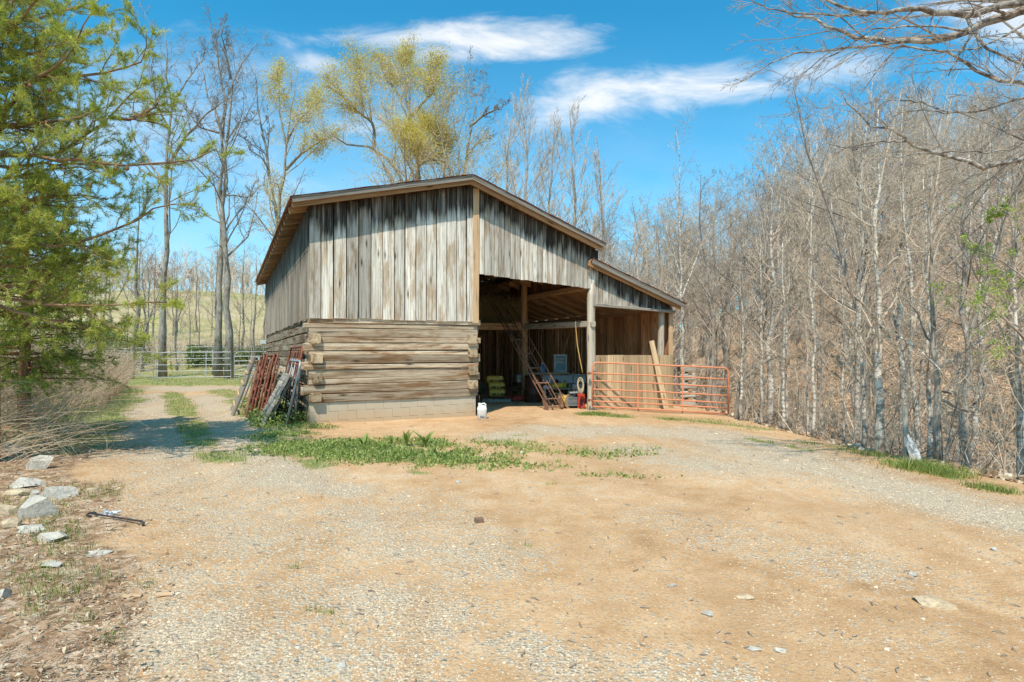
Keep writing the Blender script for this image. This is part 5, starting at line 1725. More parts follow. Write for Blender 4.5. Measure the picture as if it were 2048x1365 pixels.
# ---- big bare trees beyond the corral (left)
c5 = lambda pts: hp(pts, 1.95, 0, 0)
YT = 35.
hero('tall_tree', 'tall bare tree with one straight trunk, left of the twin-trunk tree', 'tree', [
    (limb_from_px(c5([(635, 1375), (640, 1100), (650, 900), (657, 620), (660, 400), (650, 200), (640, 110)]), YT), .2, .02),
    (limb_from_px(c5([(655, 650), (720, 540), (800, 450), (900, 380), (930, 330)]), YT, [0, -.5, -1, -1.4, -1.6]), .11, .012),
    (limb_from_px(c5([(652, 750), (590, 640), (520, 540), (505, 440)]), YT, [0, .5, 1, 1.2]), .09, .012),
    (limb_from_px(c5([(660, 420), (720, 330), (790, 230), (820, 150)]), YT, [0, .6, 1, 1.2]), .07, .01),
    (limb_from_px(c5([(657, 500), (610, 400), (590, 270), (600, 150)]), YT, [0, -.6, -1, -1]), .06, .01)], lv(12, .27), M['bark_grey'], M['twig_dark'], 21, 'tall bare trees by the corral', ground=gh(-24.4, YT))
hero('tall_tree', 'left trunk of the twin tall bare trees left of the barn', 'tree', [
    (limb_from_px(c5([(852, 1385), (858, 1000), (866, 560), (855, 480), (820, 420), (795, 290), (770, 200)]), YT + .3), .21, .02),
    (limb_from_px(c5([(868, 540), (880, 400), (850, 250), (835, 85)]), YT + .3, [0, .4, .8, 1]), .12, .012),
    (limb_from_px(c5([(860, 520), (780, 500), (720, 420), (700, 360)]), YT + .3, [0, -.5, -1, -1.2]), .07, .01),
    (limb_from_px(c5([(858, 870), (800, 840), (740, 810), (700, 760)]), YT + .3, [0, .5, 1, 1.4]), .05, .01)], lv(12, .27), M['bark_grey'], M['twig_dark'], 22, 'tall bare trees by the corral', ground=gh(-18, YT))
hero('tall_tree', 'right trunk of the twin tall bare trees left of the barn, forked near its top', 'tree', [
    (limb_from_px(c5([(892, 1385), (878, 1000), (876, 620), (885, 480), (895, 380), (900, 300), (975, 235), (1000, 170)]), YT - .2), .22, .02),
    (limb_from_px(c5([(900, 310), (880, 200), (862, 140), (880, 70)]), YT - .2, [0, -.4, -.8, -1]), .09, .012),
    (limb_from_px(c5([(878, 560), (930, 480), (985, 470), (1010, 420)]), YT - .2, [0, -.5, -1, -1]), .06, .01),
    (limb_from_px(c5([(878, 760), (930, 765), (970, 772), (1000, 700)]), YT - .2, [0, .5, 1, 1]), .06, .01)], lv(12, .27), M['bark_grey'], M['twig_dark'], 23, 'tall bare trees by the corral', ground=gh(-17, YT))
c4 = lambda pts: hp(pts, 2.56, 500, 50)
hero('leaning_tree', 'slim dark bare tree leaning left, rising behind the left eave of the barn', 'tree', [
    (limb_from_px([(556, 715), (555, 520)] + c4([(140, 1000), (118, 900), (90, 750), (62, 560), (35, 330), (20, 180)]), 37), .22, .015),
    (limb_from_px(c4([(95, 740), (60, 680), (0, 640), (-40, 560)]), 37, [0, -.5, -1, -1]), .06, .01),
    (limb_from_px(c4([(60, 560), (90, 640), (100, 520), (85, 420)]), 37, [0, .5, 1, 1]), .05, .01)], lv(11, .22), M['bark_grey'], M['twig_dark'], 24, ground=gh(-15, 37))
hero('budding_tree', 'yellow budding tree with red lower buds, forked low behind the left eave', 'tree', [
    (limb_from_px([(566, 712), (560, 520)] + c4([(150, 1020), (160, 900), (182, 760), (185, 600), (205, 480), (300, 440)]), 33), .22, .02),
    (limb_from_px(c4([(185, 740), (260, 660), (370, 590), (430, 560)]), 33, [0, -.5, -1, -1]), .10, .01),
    (limb_from_px(c4([(185, 610), (240, 500), (320, 420), (360, 340)]), 33, [0, .5, 1, 1]), .08, .01),
    (limb_from_px(c4([(184, 600), (155, 480), (150, 330), (140, 190)]), 33, [0, .5, 1, 1]), .07, .01)], lv(10, .3), M['bark_grey'], M['twig'], 25, 'yellow budding trees behind the barn', foliage=(M['bud_yellow'], 3, .24, .07, .4, .3, 'buds'), ground=gh(-14, 33))
hero('budding_tree', 'large spreading tree with yellow buds and a long limb reaching left', 'tree', [
    (limb_from_px([(836, 700), (836, 420)] + c4([(855, 740), (850, 640), (820, 520), (808, 390)]), 30), .26, .06),
    (limb_from_px([(812, 700), (808, 400)] + c4([(770, 770), (700, 690), (640, 632), (560, 635), (470, 605), (400, 560), (330, 480)]), 30.5, None), .20, .02),
    (limb_from_px(c4([(636, 632), (636, 540), (618, 490), (560, 450), (480, 380), (430, 260)]), 30.5, [0, -.2, -.5, -1, -1.5, -2]), .10, .012),
    (limb_from_px(c4([(818, 500), (760, 360), (700, 280), (660, 190)]), 30, [0, .4, .9, 1.2]), .08, .012),
    (limb_from_px(c4([(830, 470), (880, 400), (935, 355), (940, 300), (950, 190)]), 30, [0, -.4, -.9, -1.1, -1.2]), .09, .012),
    (limb_from_px(c4([(620, 490), (610, 380), (560, 260), (550, 150)]), 30.5, [0, .3, .6, 1]), .06, .01),
    (limb_from_px(c4([(812, 420), (820, 300), (790, 200), (800, 120)]), 30, [0, .3, .6, 1]), .05, .01),
    (limb_from_px(c4([(858, 720), (920, 690), (990, 650), (1010, 560)]), 30, [0, -.4, -.9, -1.1]), .08, .012)],
    lv(13, .42), M['bark_grey'], M['twig'], 26, 'yellow budding trees behind the barn', foliage=(M['bud_yellow'], 5, .27, .054, .42, .28, 'buds'), ground=0)
hero('budding_tree', 'lower yellow budding tree with several stems just above the roof ridge', 'tree', [
    (limb_from_px([(915, 700), (908, 430)] + c4([(1040, 790), (1000, 690), (985, 600), (960, 480)]), 28), .2, .02),
    (limb_from_px([(918, 700), (915, 430)] + c4([(1060, 780), (1075, 700), (1050, 560), (1040, 450)]), 28), .12, .015),
    (limb_from_px(c4([(1000, 700), (930, 690), (850, 620), (790, 540)]), 28, [0, -.5, -1, -1]), .07, .01),
    (limb_from_px(c4([(870, 790), (850, 650), (800, 560), (760, 520)]), 28, [0, -.5, -1, -1]), .07, .01),
    (limb_from_px(c4([(990, 620), (940, 560), (900, 480)]), 28, [0, .5, 1]), .05, .01)], lv(13, .40), M['bark_grey'], M['twig'], 27, 'yellow budding trees behind the barn', foliage=(M['bud_yellow'], 5, .27, .054, .42, .28, 'buds'), ground=0)
hero('bare_tree', 'dark bare tree with forked top right of the yellow budding trees', 'tree', [
    (limb_from_px([(922, 700), (925, 430)] + c4([(1080, 770), (1120, 660), (1125, 540), (1160, 400), (1190, 300)]), 31), .2, .015),
    (limb_from_px(c4([(1128, 520), (1200, 460), (1300, 412), (1330, 400)]), 31, [0, -.5, -1, -1]), .08, .01),
    (limb_from_px(c4([(1112, 670), (1180, 590), (1250, 560)]), 31, [0, .5, 1]), .06, .01),
    (limb_from_px([(890, 420)] + c4([(990, 420), (1050, 330), (1090, 290), (1150, 180)]), 31.5, None), .08, .01)], lv(12, .27), M['bark_grey'], M['twig_dark'], 28, ground=0)

# ---- slim upright trees behind the ridge to the right
c4r = [
    (1050, 710, 40, [(1050, 700), (1050, 420), (1052, 300), (1040, 175)], 'tall slim bare tree directly right of the roof ridge'),
    (1148, 710, 40, [(1150, 700), (1148, 420), (1145, 300), (1138, 212)], 'pointed bare tree behind the right roof slope, with the tallest spire'),
    (1100, 710, 43, [(1100, 700), (1098, 420), (1105, 320), (1108, 240)], 'bare tree between the ridge tree and the pointed tree'),
    (1200, 710, 42, [(1205, 700), (1205, 480), (1200, 370), (1196, 300)], 'bare tree right of the pointed tree, above the roof slope'),
    (1010, 710, 42, [(1010, 700), (1010, 400), (1015, 300), (1030, 210)], 'bare tree just left of the tall slim one behind the ridge')]
for i, (bx_, by_, Y, pp, lab) in enumerate(c4r):
    hero('slim_tree', lab, 'tree', [(limb_from_px(pp, Y), .2, .015)], [dict(M_=38, t0=.2, t1=.97, ang=40, ratio=.30, K=6, trop=.2, wob=.08, rr=.3, fall=.75), dict(M_=9, t0=.15, t1=.95, ang=30, ratio=.4, K=4, trop=.12, wob=.12, rr=.55, fall=.5),
         dict(M_=6, t0=.15, t1=.95, ang=30, ratio=.45, K=3, trop=.1, wob=.15, rr=.7, fall=.3)], M['bark_wood'], M['twig'], 50 + i, 'slim upright trees behind the barn', rmin=.009, ground=gh(pt(bx_, by_, Y)[0], Y))

# ---- generic bare trees, built once and copied
np.random.seed(9)


def proto_tree(seed, H, r, m1=20, a1=42, rat=.26, up=.12, t0=.3, lean=.03, rmin=.0048, bark='bark_pale', twig='twig', m3=2, name='woodland_tree', label='x', group=None, fork=False):
    rng = np.random.RandomState(seed)
    K = 14; z = np.linspace(0, H, K); P = np.column_stack([np.cumsum(rng.randn(K) * H * lean * .18), np.cumsum(rng.randn(K) * H * lean * .18), z]); P -= P[0]
    R0 = r * (1 - .93 * np.linspace(0, 1, K) ** 1.05)
    R0[0] *= 1.25
    t = thing(name, label, 'tree', (0, 0, -500), 0, group)
    mb = MB(); P[0, 2] = -.4; mb.tube(P, R0, 8, tone=rng.rand()); mb.build('trunk', M[bark], t, True)
    Pa, Ra = P[None], R0[None]
    if fork:
        q = P.copy(); q[5:, 0] += np.linspace(0, 1, K - 5) ** .8 * H * .12; q = q[4:]; q = resample(q, K); Pa = np.stack([P, q]); Ra = np.stack([R0, np.linspace(R0[4] * .8, .015, K)])
    mb = MB()
    Lt = None
    if fork: mb.tubes(Pa[1:], Ra[1:], 6)
    Pb, Rb = grow(Pa, Ra, rng, m1, t0, .98, a1, rat, 6, up, .13, .34, rmin, .6); mb.tubes(Pb, Rb, 4)
    Pb, Rb = grow(Pb, Rb, rng, 7, .15, .96, 38, .42, 4, up * .6, .17, .5, rmin, .4); mb.tubes(Pb, Rb, 3)
    Pb, Rb = grow(Pb, Rb, rng, 5, .15, .96, 36, .46, 3, up * .4, .2, .65, rmin, .3); mb.tubes(Pb, Rb, 3)
    if m3:
        Pb, Rb = grow(Pb, Rb, rng, m3, .2, .96, 36, .5, 3, 0, .2, .8, rmin, .2); mb.tubes(Pb, Rb, 3)
    mb.build('crown', M[twig], t)
    return t


WG = 'bare trees crowding the wooded hillside'
WL = 'bare grey tree among the many crowding the wooded hillside'
protos = [proto_tree(100, 15, .13, 22, 52, .30, .09, .22, label=WL, group=WG),
          proto_tree(101, 17, .15, 20, 46, .28, .10, .28, bark='bark_wood', label=WL, group=WG),
          proto_tree(102, 13, .10, 24, 54, .32, .08, .18, twig='twig_far', label=WL, group=WG),
          proto_tree(103, 16, .13, 24, 46, .26, .1, .22, label=WL, group=WG, fork=True),
          proto_tree(104, 12, .08, 24, 48, .32, .1, .15, bark='bark_pale', twig='twig_far', label=WL, group=WG),
          proto_tree(105, 18, .17, 20, 48, .28, .1, .28, bark='bark_grey', twig='twig_dark', label=WL, group=WG, fork=True),
          proto_tree(106, 14, .09, 28, 42, .25, .14, .2, twig='twig', label=WL, group=WG)]
used = [False] * len(protos)
rng = np.random.RandomState(4)
pts_ = []; tries = 0
while len(pts_) < 280 and tries < 60000:
    tries += 1
    th = rng.uniform(.07, .86); Yd = math.exp(rng.uniform(math.log(11), math.log(85)))
    x = math.tan(th) * Yd; 
    d = (x - float(edge_x(Yd)))
    if d < 1.5: continue
    if Yd < 26 and rng.rand() < .25: continue
    if any((x - a) ** 2 + (Yd - b) ** 2 < (1.1 + .02 * Yd) ** 2 for a, b in pts_): continue
    pts_.append((x, Yd))
for i, (x, y) in enumerate(pts_):
    j = rng.randint(len(protos)); loc = (x, y, gh(x, y) - .05); rz = rng.uniform(0, 6.28)
    sc = rng.uniform(.72, 1.05) * (.85 if y < 25 else 1.)
    Hs = np.interp(HX + F * x / y, [1150, 1230, 1330, 1450, 1530, 1620, 1720, 1850, 2048, 2400], [445, 415, 385, 335, 300, 205, 130, 105, 130, 150]) + abs(rng.randn()) * 55 + 10
    Hm = CZ + (HY - Hs) / F * y - loc[2]; H0 = (15, 17, 13, 16, 12, 18, 14)[j]
    sc = min(sc, Hm / H0 / 1.02)
    if sc < .38: continue
    if not used[j]:
        t = protos[j]; t.location = loc; t.scale = (sc, sc, sc); used[j] = True
    else: t = copy_thing(protos[j], loc, rz, sc)
    lean = .045 if rng.rand() > .12 else .2
    t.rotation_euler = (rng.randn() * lean, rng.randn() * lean, rz); wd = rng.uniform(.85, 1.7); t.scale = (sc * wd, sc * wd, sc)

# trees by the pasture
FG = 'thin bare trees before the pasture'
pa = proto_tree(120, 12, .13, 16, 44, .28, .1, .3, bark='bark_grey', twig='twig_dark', name='thin_tree', label='thin bare tree standing before the pasture', group=FG)
pb = proto_tree(121, 9, .09, 18, 46, .3, .08, .25, bark='bark_wood', twig='twig', name='thin_tree', label='thin bare tree standing before the pasture', group=FG)
fl_ = [(262, 34, 0, 1., 'thin bare tree behind the left end of the corral, with a dark trunk'), (212, 37, 1, 1.1, 'thin bare tree left of the corral, half behind the pine boughs'), (355, 40, 1, .9, 'slender sapling right of the single tall tree'),
       (395, 42, 1, .75, 'slender sapling behind the middle corral panel'), (425, 37, 0, .72, 'small tree with a low bent limb, touching the twin tall trees on their left'), (478, 44, 1, .7, 'sapling right of the twin tall trees'), (510, 41, 1, .95, 'thin bare tree just left of the barn wall'),
       (165, 40, 0, .95, 'thin bare tree seen through the cedar edge'), (120, 36, 1, 1., 'thin bare tree far left, mostly hidden by the pine'), (300, 46, 0, .7, 'small tree left of the single tall tree trunk')]
first = {0: True, 1: True}
for (px, Y, k, sc, lab) in fl_:
    p = pt(px, 700, Y); loc = (p[0], p[1], gh(p[0], p[1])); src = (pa, pb)[k]
    if first[k]: src.location = loc; src.scale = (sc,) * 3; src['label'] = lab; first[k] = False
    else: copy_thing(src, loc, px * .37, sc, lab)
rng = np.random.RandomState(77)
for i in range(17):
    px = 185 + i * 21 + rng.uniform(-8, 8); Y = rng.uniform(44, 62); p = pt(px, 700, Y); copy_thing((pa, pb)[i % 2], (p[0], p[1], gh(p[0], p[1])), rng.uniform(0, 6), rng.uniform(.6, .95), 'thin bare tree of the open screen on the lower pasture slope', 'thin bare trees on the lower pasture slope')
# reddish budding small trees
for i, (px, Y, H, lab) in enumerate([(285, 40, 8.5, 'small red budding tree behind the left part of the corral'), (590, 42, 10.5, 'red budding tree behind the left roof corner of the barn'), (350, 48, 8, 'small red budding tree right of the single tall tree'), (640, 44, 9.5, 'red budding tree above the left roof slope')]):
    x = (px - HX) / F * Y; g0 = gh(x, Y)
    hero('red_bud_tree', lab, 'tree', [(np.array([(x, Y, g0), (x + .2, Y, g0 + H * .4), (x - .1, Y, g0 + H)]), .11, .012), (np.array([(x + .1, Y, g0 + H * .3), (x + 1, Y, g0 + H * .6), (x + 1.6, Y, g0 + H * .85)]), .06, .01)],
         [dict(M_=12, t0=.25, t1=.97, ang=48, ratio=.33, K=5, trop=.08, wob=.15, rr=.4), dict(M_=7, ang=40, ratio=.42, K=4), dict(M_=5, ang=40, ratio=.45, K=3)], M['bark_grey'], M['twig'], 60 + i, 'red budding trees left of the barn', foliage=(M['bud_red'], 2, .07, .055, .5, .6, 'buds'), ground=g0)

# ---- far woods as one mass (skyline beyond the pasture, and high on the right ridge)
def far_wood():
    mb = MB(); rng = np.random.RandomState(8)
    n = 560
    x = rng.uniform(-150, 0, n); y = rng.uniform(104, 135, n)
    x2 = rng.uniform(5, 130, 420); y2 = rng.uniform(60, 130, 420)
    k = (x2 > y2 * .05); x = np.concatenate([x, x2[k]]); y = np.concatenate([y, y2[k]])
    z = ground_h(x, y); n = len(x); H = rng.uniform(6, 10.5, n) * np.where(x > 0, 1.35, .95)
    K = 6; P = np.stack([np.column_stack([x + rng.randn(n) * .12 * i, y, z + H * i / (K - 1)]) for i in range(K)], 1)
    Rr = np.linspace(.14, .03, K)[None] * np.ones((n, 1)); mb.tubes(P, Rr, 3)
    a, b = grow(P, Rr, rng, 11, .2, .97, 40, .30, 4, .15, .15, .4, .018, .5); mb.tubes(a, b, 3)
    a, b = grow(a, b, rng, 6, .15, .97, 38, .45, 3, .1, .2, .6, .014, .3); mb.tubes(a, b, 3)
    a, b = grow(a, b, rng, 3, .15, .97, 38, .5, 2, .1, .2, .7, .012, .3); mb.tubes(a, b, 3)
    tag(mb.build('far_woods', M['twig_far']), 'distant bare woods along the skyline of the pasture and hill', kind='stuff')


far_wood()

# ---- hero trunks on the right bank
c8 = lambda pts: hp(pts, 3.033, 1440, 550)
RG = 'pale trunks along the bank at the right of the yard'


def bank_tree(lab, pts, w0, Y, seed, limbs=(), bark='bark_pale', twig='twig', foliage=None, m0=12, r0=.2, name='bank_tree'):
    P = limb_from_px(pts, Y)
    gx = P[0][0]; g0 = gh(gx, Y)
    w0 = w0 / F * Y / 2
    Ls = [(P, w0, .006)]
    for (lp_, wr) in limbs: Ls.append((limb_from_px(lp_, Y, [(-1) ** seed * .25 * i for i in range(len(lp_))]), wr / F * Y / 2, .008))
    return hero(name, lab, 'tree', Ls, [dict(M_=m0 + 4, t0=.22, t1=1., ang=48, ratio=r0, K=6, trop=.12, wob=.14, rr=.36, fall=.5), dict(M_=6, t0=.15, ang=42, ratio=.42, K=4, trop=.06), dict(M_=5, ang=40, ratio=.45, K=3, trop=.03), dict(M_=3, ang=40, ratio=.5, K=3, trop=0.)],
                M[bark], M[twig], seed, RG, foliage, rmin=.0035, ground=g0)


bank_tree('brightest pale speckled trunk on the bank, left of the short wooden post', c8([(968, 1075), (958, 800), (962, 600), (960, 300), (945, 0), (948, -350), (965, -700), (960, -1000)]), 17, 9.6, 71,
          [(c8([(945, 265), (860, 170), (760, 80), (650, -10), (560, -120)]), 6), (c8([(950, 290), (1060, 360), (1150, 410), (1250, 490), (1340, 580)]), 5), (c8([(948, 20), (1080, -120), (1150, -330), (1170, -500)]), 7)])
bank_tree('thick dark-barked trunk with crooked limbs right of the plastic sheet', c8([(1325, 1120), (1325, 800), (1335, 640), (1310, 480), (1285, 250), (1290, 0), (1270, -300), (1290, -620)]), 16, 8.9, 72,
          [(c8([(1330, 560), (1440, 500), (1600, 380), (1700, 340)]), 6), (c8([(1335, 700), (1400, 720), (1440, 620), (1470, 500)]), 6), (c8([(1345, 760), (1500, 830), (1590, 740), (1600, 620), (1570, 480)]), 6), (c8([(1300, 420), (1250, 380), (1200, 230), (1100, 120)]), 5)], bark='bark_grey')
bank_tree('pale trunk close behind the dark-barked trunk on its left', c8([(1270, 1080), (1265, 800), (1262, 500), (1265, 200), (1250, -200), (1230, -600)]), 10, 9.8, 73)
bank_tree('pale trunk at the right edge of the photo among green spring leaves', c8([(1825, 1170), (1818, 800), (1805, 500), (1800, 200), (1790, -200), (1800, -500)]), 13, 8.3, 74, foliage=None)
bank_tree('pale double trunk left of the brightest one', c8([(870, 1035), (868, 800), (862, 560), (852, 300), (850, 0), (840, -300)]), 9, 10.6, 75)
bank_tree('broad grey trunk farther back, behind the short wooden post', c8([(1120, 980), (1110, 700), (1100, 480), (1080, 330), (1110, 100), (1130, -150), (1090, -500)]), 17, 13.5, 76, [(c8([(1090, 480), (1060, 250), (1075, 50), (1040, -150)]), 9)], m0=9)
bank_tree('slim straight pale trunk halfway between the gate and the brightest trunk', c8([(570, 985), (568, 700), (565, 400), (560, 100), (550, -200), (560, -500)]), 7, 11.5, 77)
bank_tree('first of two close pale trunks a little right of the gate', c8([(385, 945), (388, 700), (390, 400), (385, 100), (380, -200)]), 7, 12.8, 78)
bank_tree('second of two close pale trunks a little right of the gate', c8([(404, 945), (404, 700), (402, 420), (410, 200), (420, -100)]), 5, 12.9, 79)
bank_tree('straight pale trunk third to the right from the gate end', c8([(258, 915), (255, 700), (250, 450), (245, 100), (250, -200)]), 7, 13.4, 80)
bank_tree('white-spotted trunk nearest to the free end of the gate', c8([(132, 895), (128, 760), (130, 560), (140, 300), (120, 0)]), 7, 14.0, 81)
bank_tree('thin trunk with a dark crooked bough, right of the gate end', c8([(100, 890), (110, 700), (120, 655), (180, 600), (260, 530), (340, 500), (410, 465), (370, 380), (360, 310)]), 8, 14.3, 82, bark='bark_grey', m0=7)
bank_tree('thin grey trunk midway along the bank', c8([(530, 960), (528, 700), (530, 450), (525, 200), (540, -100)]), 4.5, 12.2, 83)
bank_tree('thin pale trunk left of the double trunk', c8([(755, 1020), (752, 700), (750, 450), (745, 100), (760, -250)]), 5, 11.2, 84)
bank_tree('slender curved stem right of the dark-barked trunk', c8([(1370, 1120), (1400, 960), (1425, 850), (1435, 700), (1420, 500)]), 7, 8.7, 85, bark='bark_grey', m0=7)
bank_tree('tall white trunk behind the lean-to and above the gate', [(1372, 790), (1366, 700), (1362, 560), (1358, 450), (1360, 340), (1352, 262)], 10, 21, 86, [([(1362, 560), (1340, 480), (1318, 400)], 4), ([(1362, 600), (1400, 500), (1430, 430)], 4)], m0=18, r0=.2)
bank_tree('pale cut trunk standing behind the far half of the gate', [(1416, 815), (1415, 760), (1416, 722), (1420, 690), (1440, 640)], 5, 16.5, 87, [([(1416, 755), (1435, 735), (1450, 715), (1475, 700)], 3)], bark='bark_wood', m0=6)

# green-leaved young tree at the right edge
Yg = 7.9
hero('leafy_sapling', 'young tree with fresh green leaves at the right edge of the photo', 'tree', [
    (limb_from_px([(2085, 960), (2075, 700), (2050, 520), (2030, 400), (2035, 300)], Yg), .05, .006),
    (limb_from_px([(2070, 700), (2010, 640), (1950, 590), (1900, 570)], Yg, [0, -.2, -.4, -.5]), .018, .004), (limb_from_px([(2055, 560), (2000, 520), (1950, 500), (1925, 490)], Yg, [0, .2, .4, .5]), .014, .004),
    (limb_from_px([(2060, 620), (2010, 570), (1970, 545)], Yg, [0, .3, .5]), .014, .004), (limb_from_px([(2075, 760), (2020, 700), (1980, 670), (1960, 610)], Yg, [0, -.2, -.4, -.5]), .016, .004), (limb_from_px([(2035, 440), (2000, 420), (1975, 440)], Yg, [0, .2, .4]), .01, .004)],
    [dict(M_=9, t0=.2, t1=.98, ang=45, ratio=.34, K=5, trop=.05, wob=.12, rr=.4), dict(M_=7, ang=42, ratio=.42, K=4, trop=.02), dict(M_=4, ang=42, ratio=.5, K=3, trop=0)], M['bark_wood'], M['twig'], 88, None, foliage=(M['leaf_green'], 2, .018, .028, .42, .5, 'leaves'), rmin=.002, ground=gh(7.3, Yg))

# overhanging tree at the upper right
c9 = lambda pts: hp(pts, 2.437, 1300, 0)
Yo = 6.6; gx = 7.6


def ov(pts, r0, r1, dy):
    return (limb_from_px(c9(pts), Yo, np.linspace(0, dy, len(pts))), r0, r1)


def end(px, py, dy=0): a = pt(px, py, Yo + dy); return a


trunk = np.array([(gx + .3, Yo, gh(gx + .3, Yo)), (gx + .1, Yo, 2.), (gx + .2, Yo, 4.), (gx + .5, Yo + .2, 6.5), (gx + .3, Yo, 9.)])
H1 = [
    ov([(2150, -60), (1823, 5), (1650, 45), (1540, 75), (1400, 60), (1330, 42), (1250, 50), (1150, 75), (1070, 70), (980, 50), (860, 0)], 0.0562, 0.0120, -.8),
    ov([(2250, -60), (1823, 45), (1700, 95), (1550, 150), (1450, 190), (1330, 190), (1220, 205), (1120, 185), (980, 185), (900, 140), (800, 95), (720, 90), (640, 40)], 0.0750, 0.0090, .6),
    ov([(1220, 205), (1050, 232), (900, 242), (700, 260), (560, 330), (440, 400)], 0.0163, 0.0045, .5), ov([(1070, 72), (880, 75), (700, 65), (580, 45), (490, 0)], 0.0150, 0.0045, -.3),
    ov([(2050, 420), (1823, 410), (1700, 400), (1600, 345), (1500, 290), (1420, 245), (1300, 240), (1150, 230), (1020, 190)], 0.0275, 0.0060, .4),
    ov([(1540, 78), (1590, 170), (1640, 240), (1823, 320), (1900, 340)], 0.0200, 0.0090, -.3),
    ov([(2350, 600), (1823, 775), (1650, 815), (1590, 815), (1500, 780), (1400, 735), (1300, 700), (1180, 640), (1090, 635), (960, 490), (930, 440)], 0.0450, 0.0060, .3),
    ov([(1250, 690), (1100, 692), (950, 722), (860, 700)], 0.0125, 0.0045, .2),
    ov([(2100, 400), (1823, 480), (1700, 520), (1560, 550), (1440, 545), (1300, 540), (1200, 550)], 0.0225, 0.0045, .3), ov([(1440, 545), (1330, 500), (1100, 480)], 0.0100, 0.0045, .2),
    ov([(2100, 500), (1823, 700), (1740, 740), (1500, 745), (1300, 750), (1180, 770), (1050, 790)], 0.0150, 0.0045, -.3),
    ov([(1823, 120), (1700, 190), (1600, 240), (1450, 250)], 0.0150, 0.0060, -.3), ov([(1550, 150), (1400, 130), (1230, 130), (1080, 150), (950, 240), (800, 330), (640, 420)], 0.0125, 0.0030, .2)]
hero('overhanging_tree', 'bare tree off the right edge whose long pale limbs hang across the sky', 'tree', [(trunk, .16, .05)] + H1,
     [dict(M_=12, t0=.12, t1=.98, ang=36, ratio=.36, K=8, trop=-.01, wob=.055, rr=.36, fall=.3), dict(M_=6, t0=.2, ang=34, ratio=.45, K=6, trop=-.01, wob=.06), dict(M_=3, ang=34, ratio=.5, K=4, trop=0., wob=.07)],
     M['limb_pale'], M['twig_dark'], 90, None, rmin=.003, ground=gh(gx + .3, Yo), K=20)

# ---- the pine at the left
Yp = 7.8


def needle_tufts(mb, P, D, n_per, L_, rng, w=.0022, spread=.75):
    n = len(P); P = np.repeat(P, n_per, 0); D = np.repeat(D / (np.linalg.norm(D, axis=1, keepdims=True) + 1e-9), n_per, 0)
    d = D + rng.randn(len(P), 3) * spread; d /= np.linalg.norm(d, axis=1, keepdims=True)
    P = P - D * rng.rand(len(P), 1) * L_ * 1.6
    s = np.cross(d, rng.randn(len(P), 3)); s /= np.linalg.norm(s, axis=1, keepdims=True) + 1e-9
    Ls = L_ * rng.uniform(.6, 1.1, (len(P), 1))
    V = np.stack([P - s * w, P + s * w, P + d * Ls], 1).reshape(-1, 3)
    T = np.arange(len(P))[:, None] * 3 + np.array([[0, 1, 2]])
    tn = np.repeat(np.repeat(rng.rand(n), n_per), 3); mb.add(V, None, T, np.clip(tn * .75 + rng.rand(len(V)) * .25, 0, 1))


rng = np.random.RandomState(33)
ptx = -7.25; pg = gh(ptx, Yp)
ptr = np.array([(ptx, Yp, pg - .1), (ptx + .05, Yp, 3), (ptx - .05, Yp, 5), (ptx, Yp, 6.4), (ptx + .05, Yp, 7.3)])
pine = thing('pine_tree', 'tall pine at the left edge with long boughs of yellow green needles', 'tree', (ptx, Yp, pg))
mb = MB(); mb.tube(resample(ptr, 12), np.linspace(.19, .03, 12), 10); mb.build('trunk', M['bark_pine'], pine, True, origin=(ptx, Yp, pg))
B1 = [[(-60, 330), (5, 226), (41, 185), (62, 164), (103, 144), (138, 108), (164, 72), (190, 15)], [(-60, 340), (0, 308), (77, 313), (128, 303), (169, 272), (220, 233), (267, 190), (285, 150)],
      [(-60, 200), (110, 151), (195, 149), (256, 138), (292, 118), (293, 60)], [(-60, 290), (0, 303), (103, 315), (231, 331), (328, 333), (390, 318), (432, 298)], [(-60, 380), (31, 354), (92, 341), (154, 333), (200, 345)],
      [(-60, 480), (128, 492), (215, 467), (267, 446), (318, 410), (388, 408)], [(-60, 590), (103, 610), (180, 613), (256, 605), (359, 608)], [(-60, 600), (103, 641), (154, 646), (215, 677), (287, 690)],
      [(-60, 120), (20, 60), (70, 10), (110, -40)], [(-60, 60), (60, 40), (130, 20), (200, 0)], [(-60, 420), (60, 400), (150, 390), (215, 400)], [(-60, 250), (60, 250), (140, 240), (210, 215)], [(220, 235), (260, 240), (310, 215), (320, 195)],
      [(-60, 520), (60, 540), (150, 545), (230, 530)], [(-60, 130), (60, 110), (120, 90), (160, 60)]]
Pm, Rm = [], []
for i, b in enumerate(B1):
    P = limb_from_px(b, Yp, np.linspace(0, (-1.2, .9, .2, -.6, 1.3, .5, -.3, .8)[i % 8], len(b))); Pm.append(wiggle(resample(P, 12), rng, .004)); Rm.append(np.linspace(.032, .006, 12))
nB = 48
for i in range(nB):
    z = rng.uniform(2.2, 6.7); a = rng.uniform(0, 2 * PI); Lb = rng.uniform(.8, 1.75) * (1 - .45 * max(0, (z - 4) / 3.3))
    d = np.array([math.cos(a), math.sin(a), rng.uniform(-.05, .35)]); t_ = np.linspace(0, 1, 12)[:, None]
    P = np.array([ptx, Yp, z]) + d * Lb * t_ + np.array([0, 0, .35]) * t_ ** 2 * Lb * .5; Pm.append(wiggle(P, rng, .012)); Rm.append(np.linspace(.028, .006, 12))
Pm = np.array(Pm); Rm = np.array(Rm)
mb = MB(); mb.tubes(Pm, Rm, 6)
a1, r1 = grow(Pm, Rm, rng, 13, .2, 1., 48, .34, 6, .06, .14, .5, .003, .5, Lfix=2.6); mb.tubes(a1, r1, 4)
a2, r2 = grow(a1, r1, rng, 5, .2, 1., 42, .42, 4, .06, .15, .6, .002, .4); mb.tubes(a2, r2, 3)
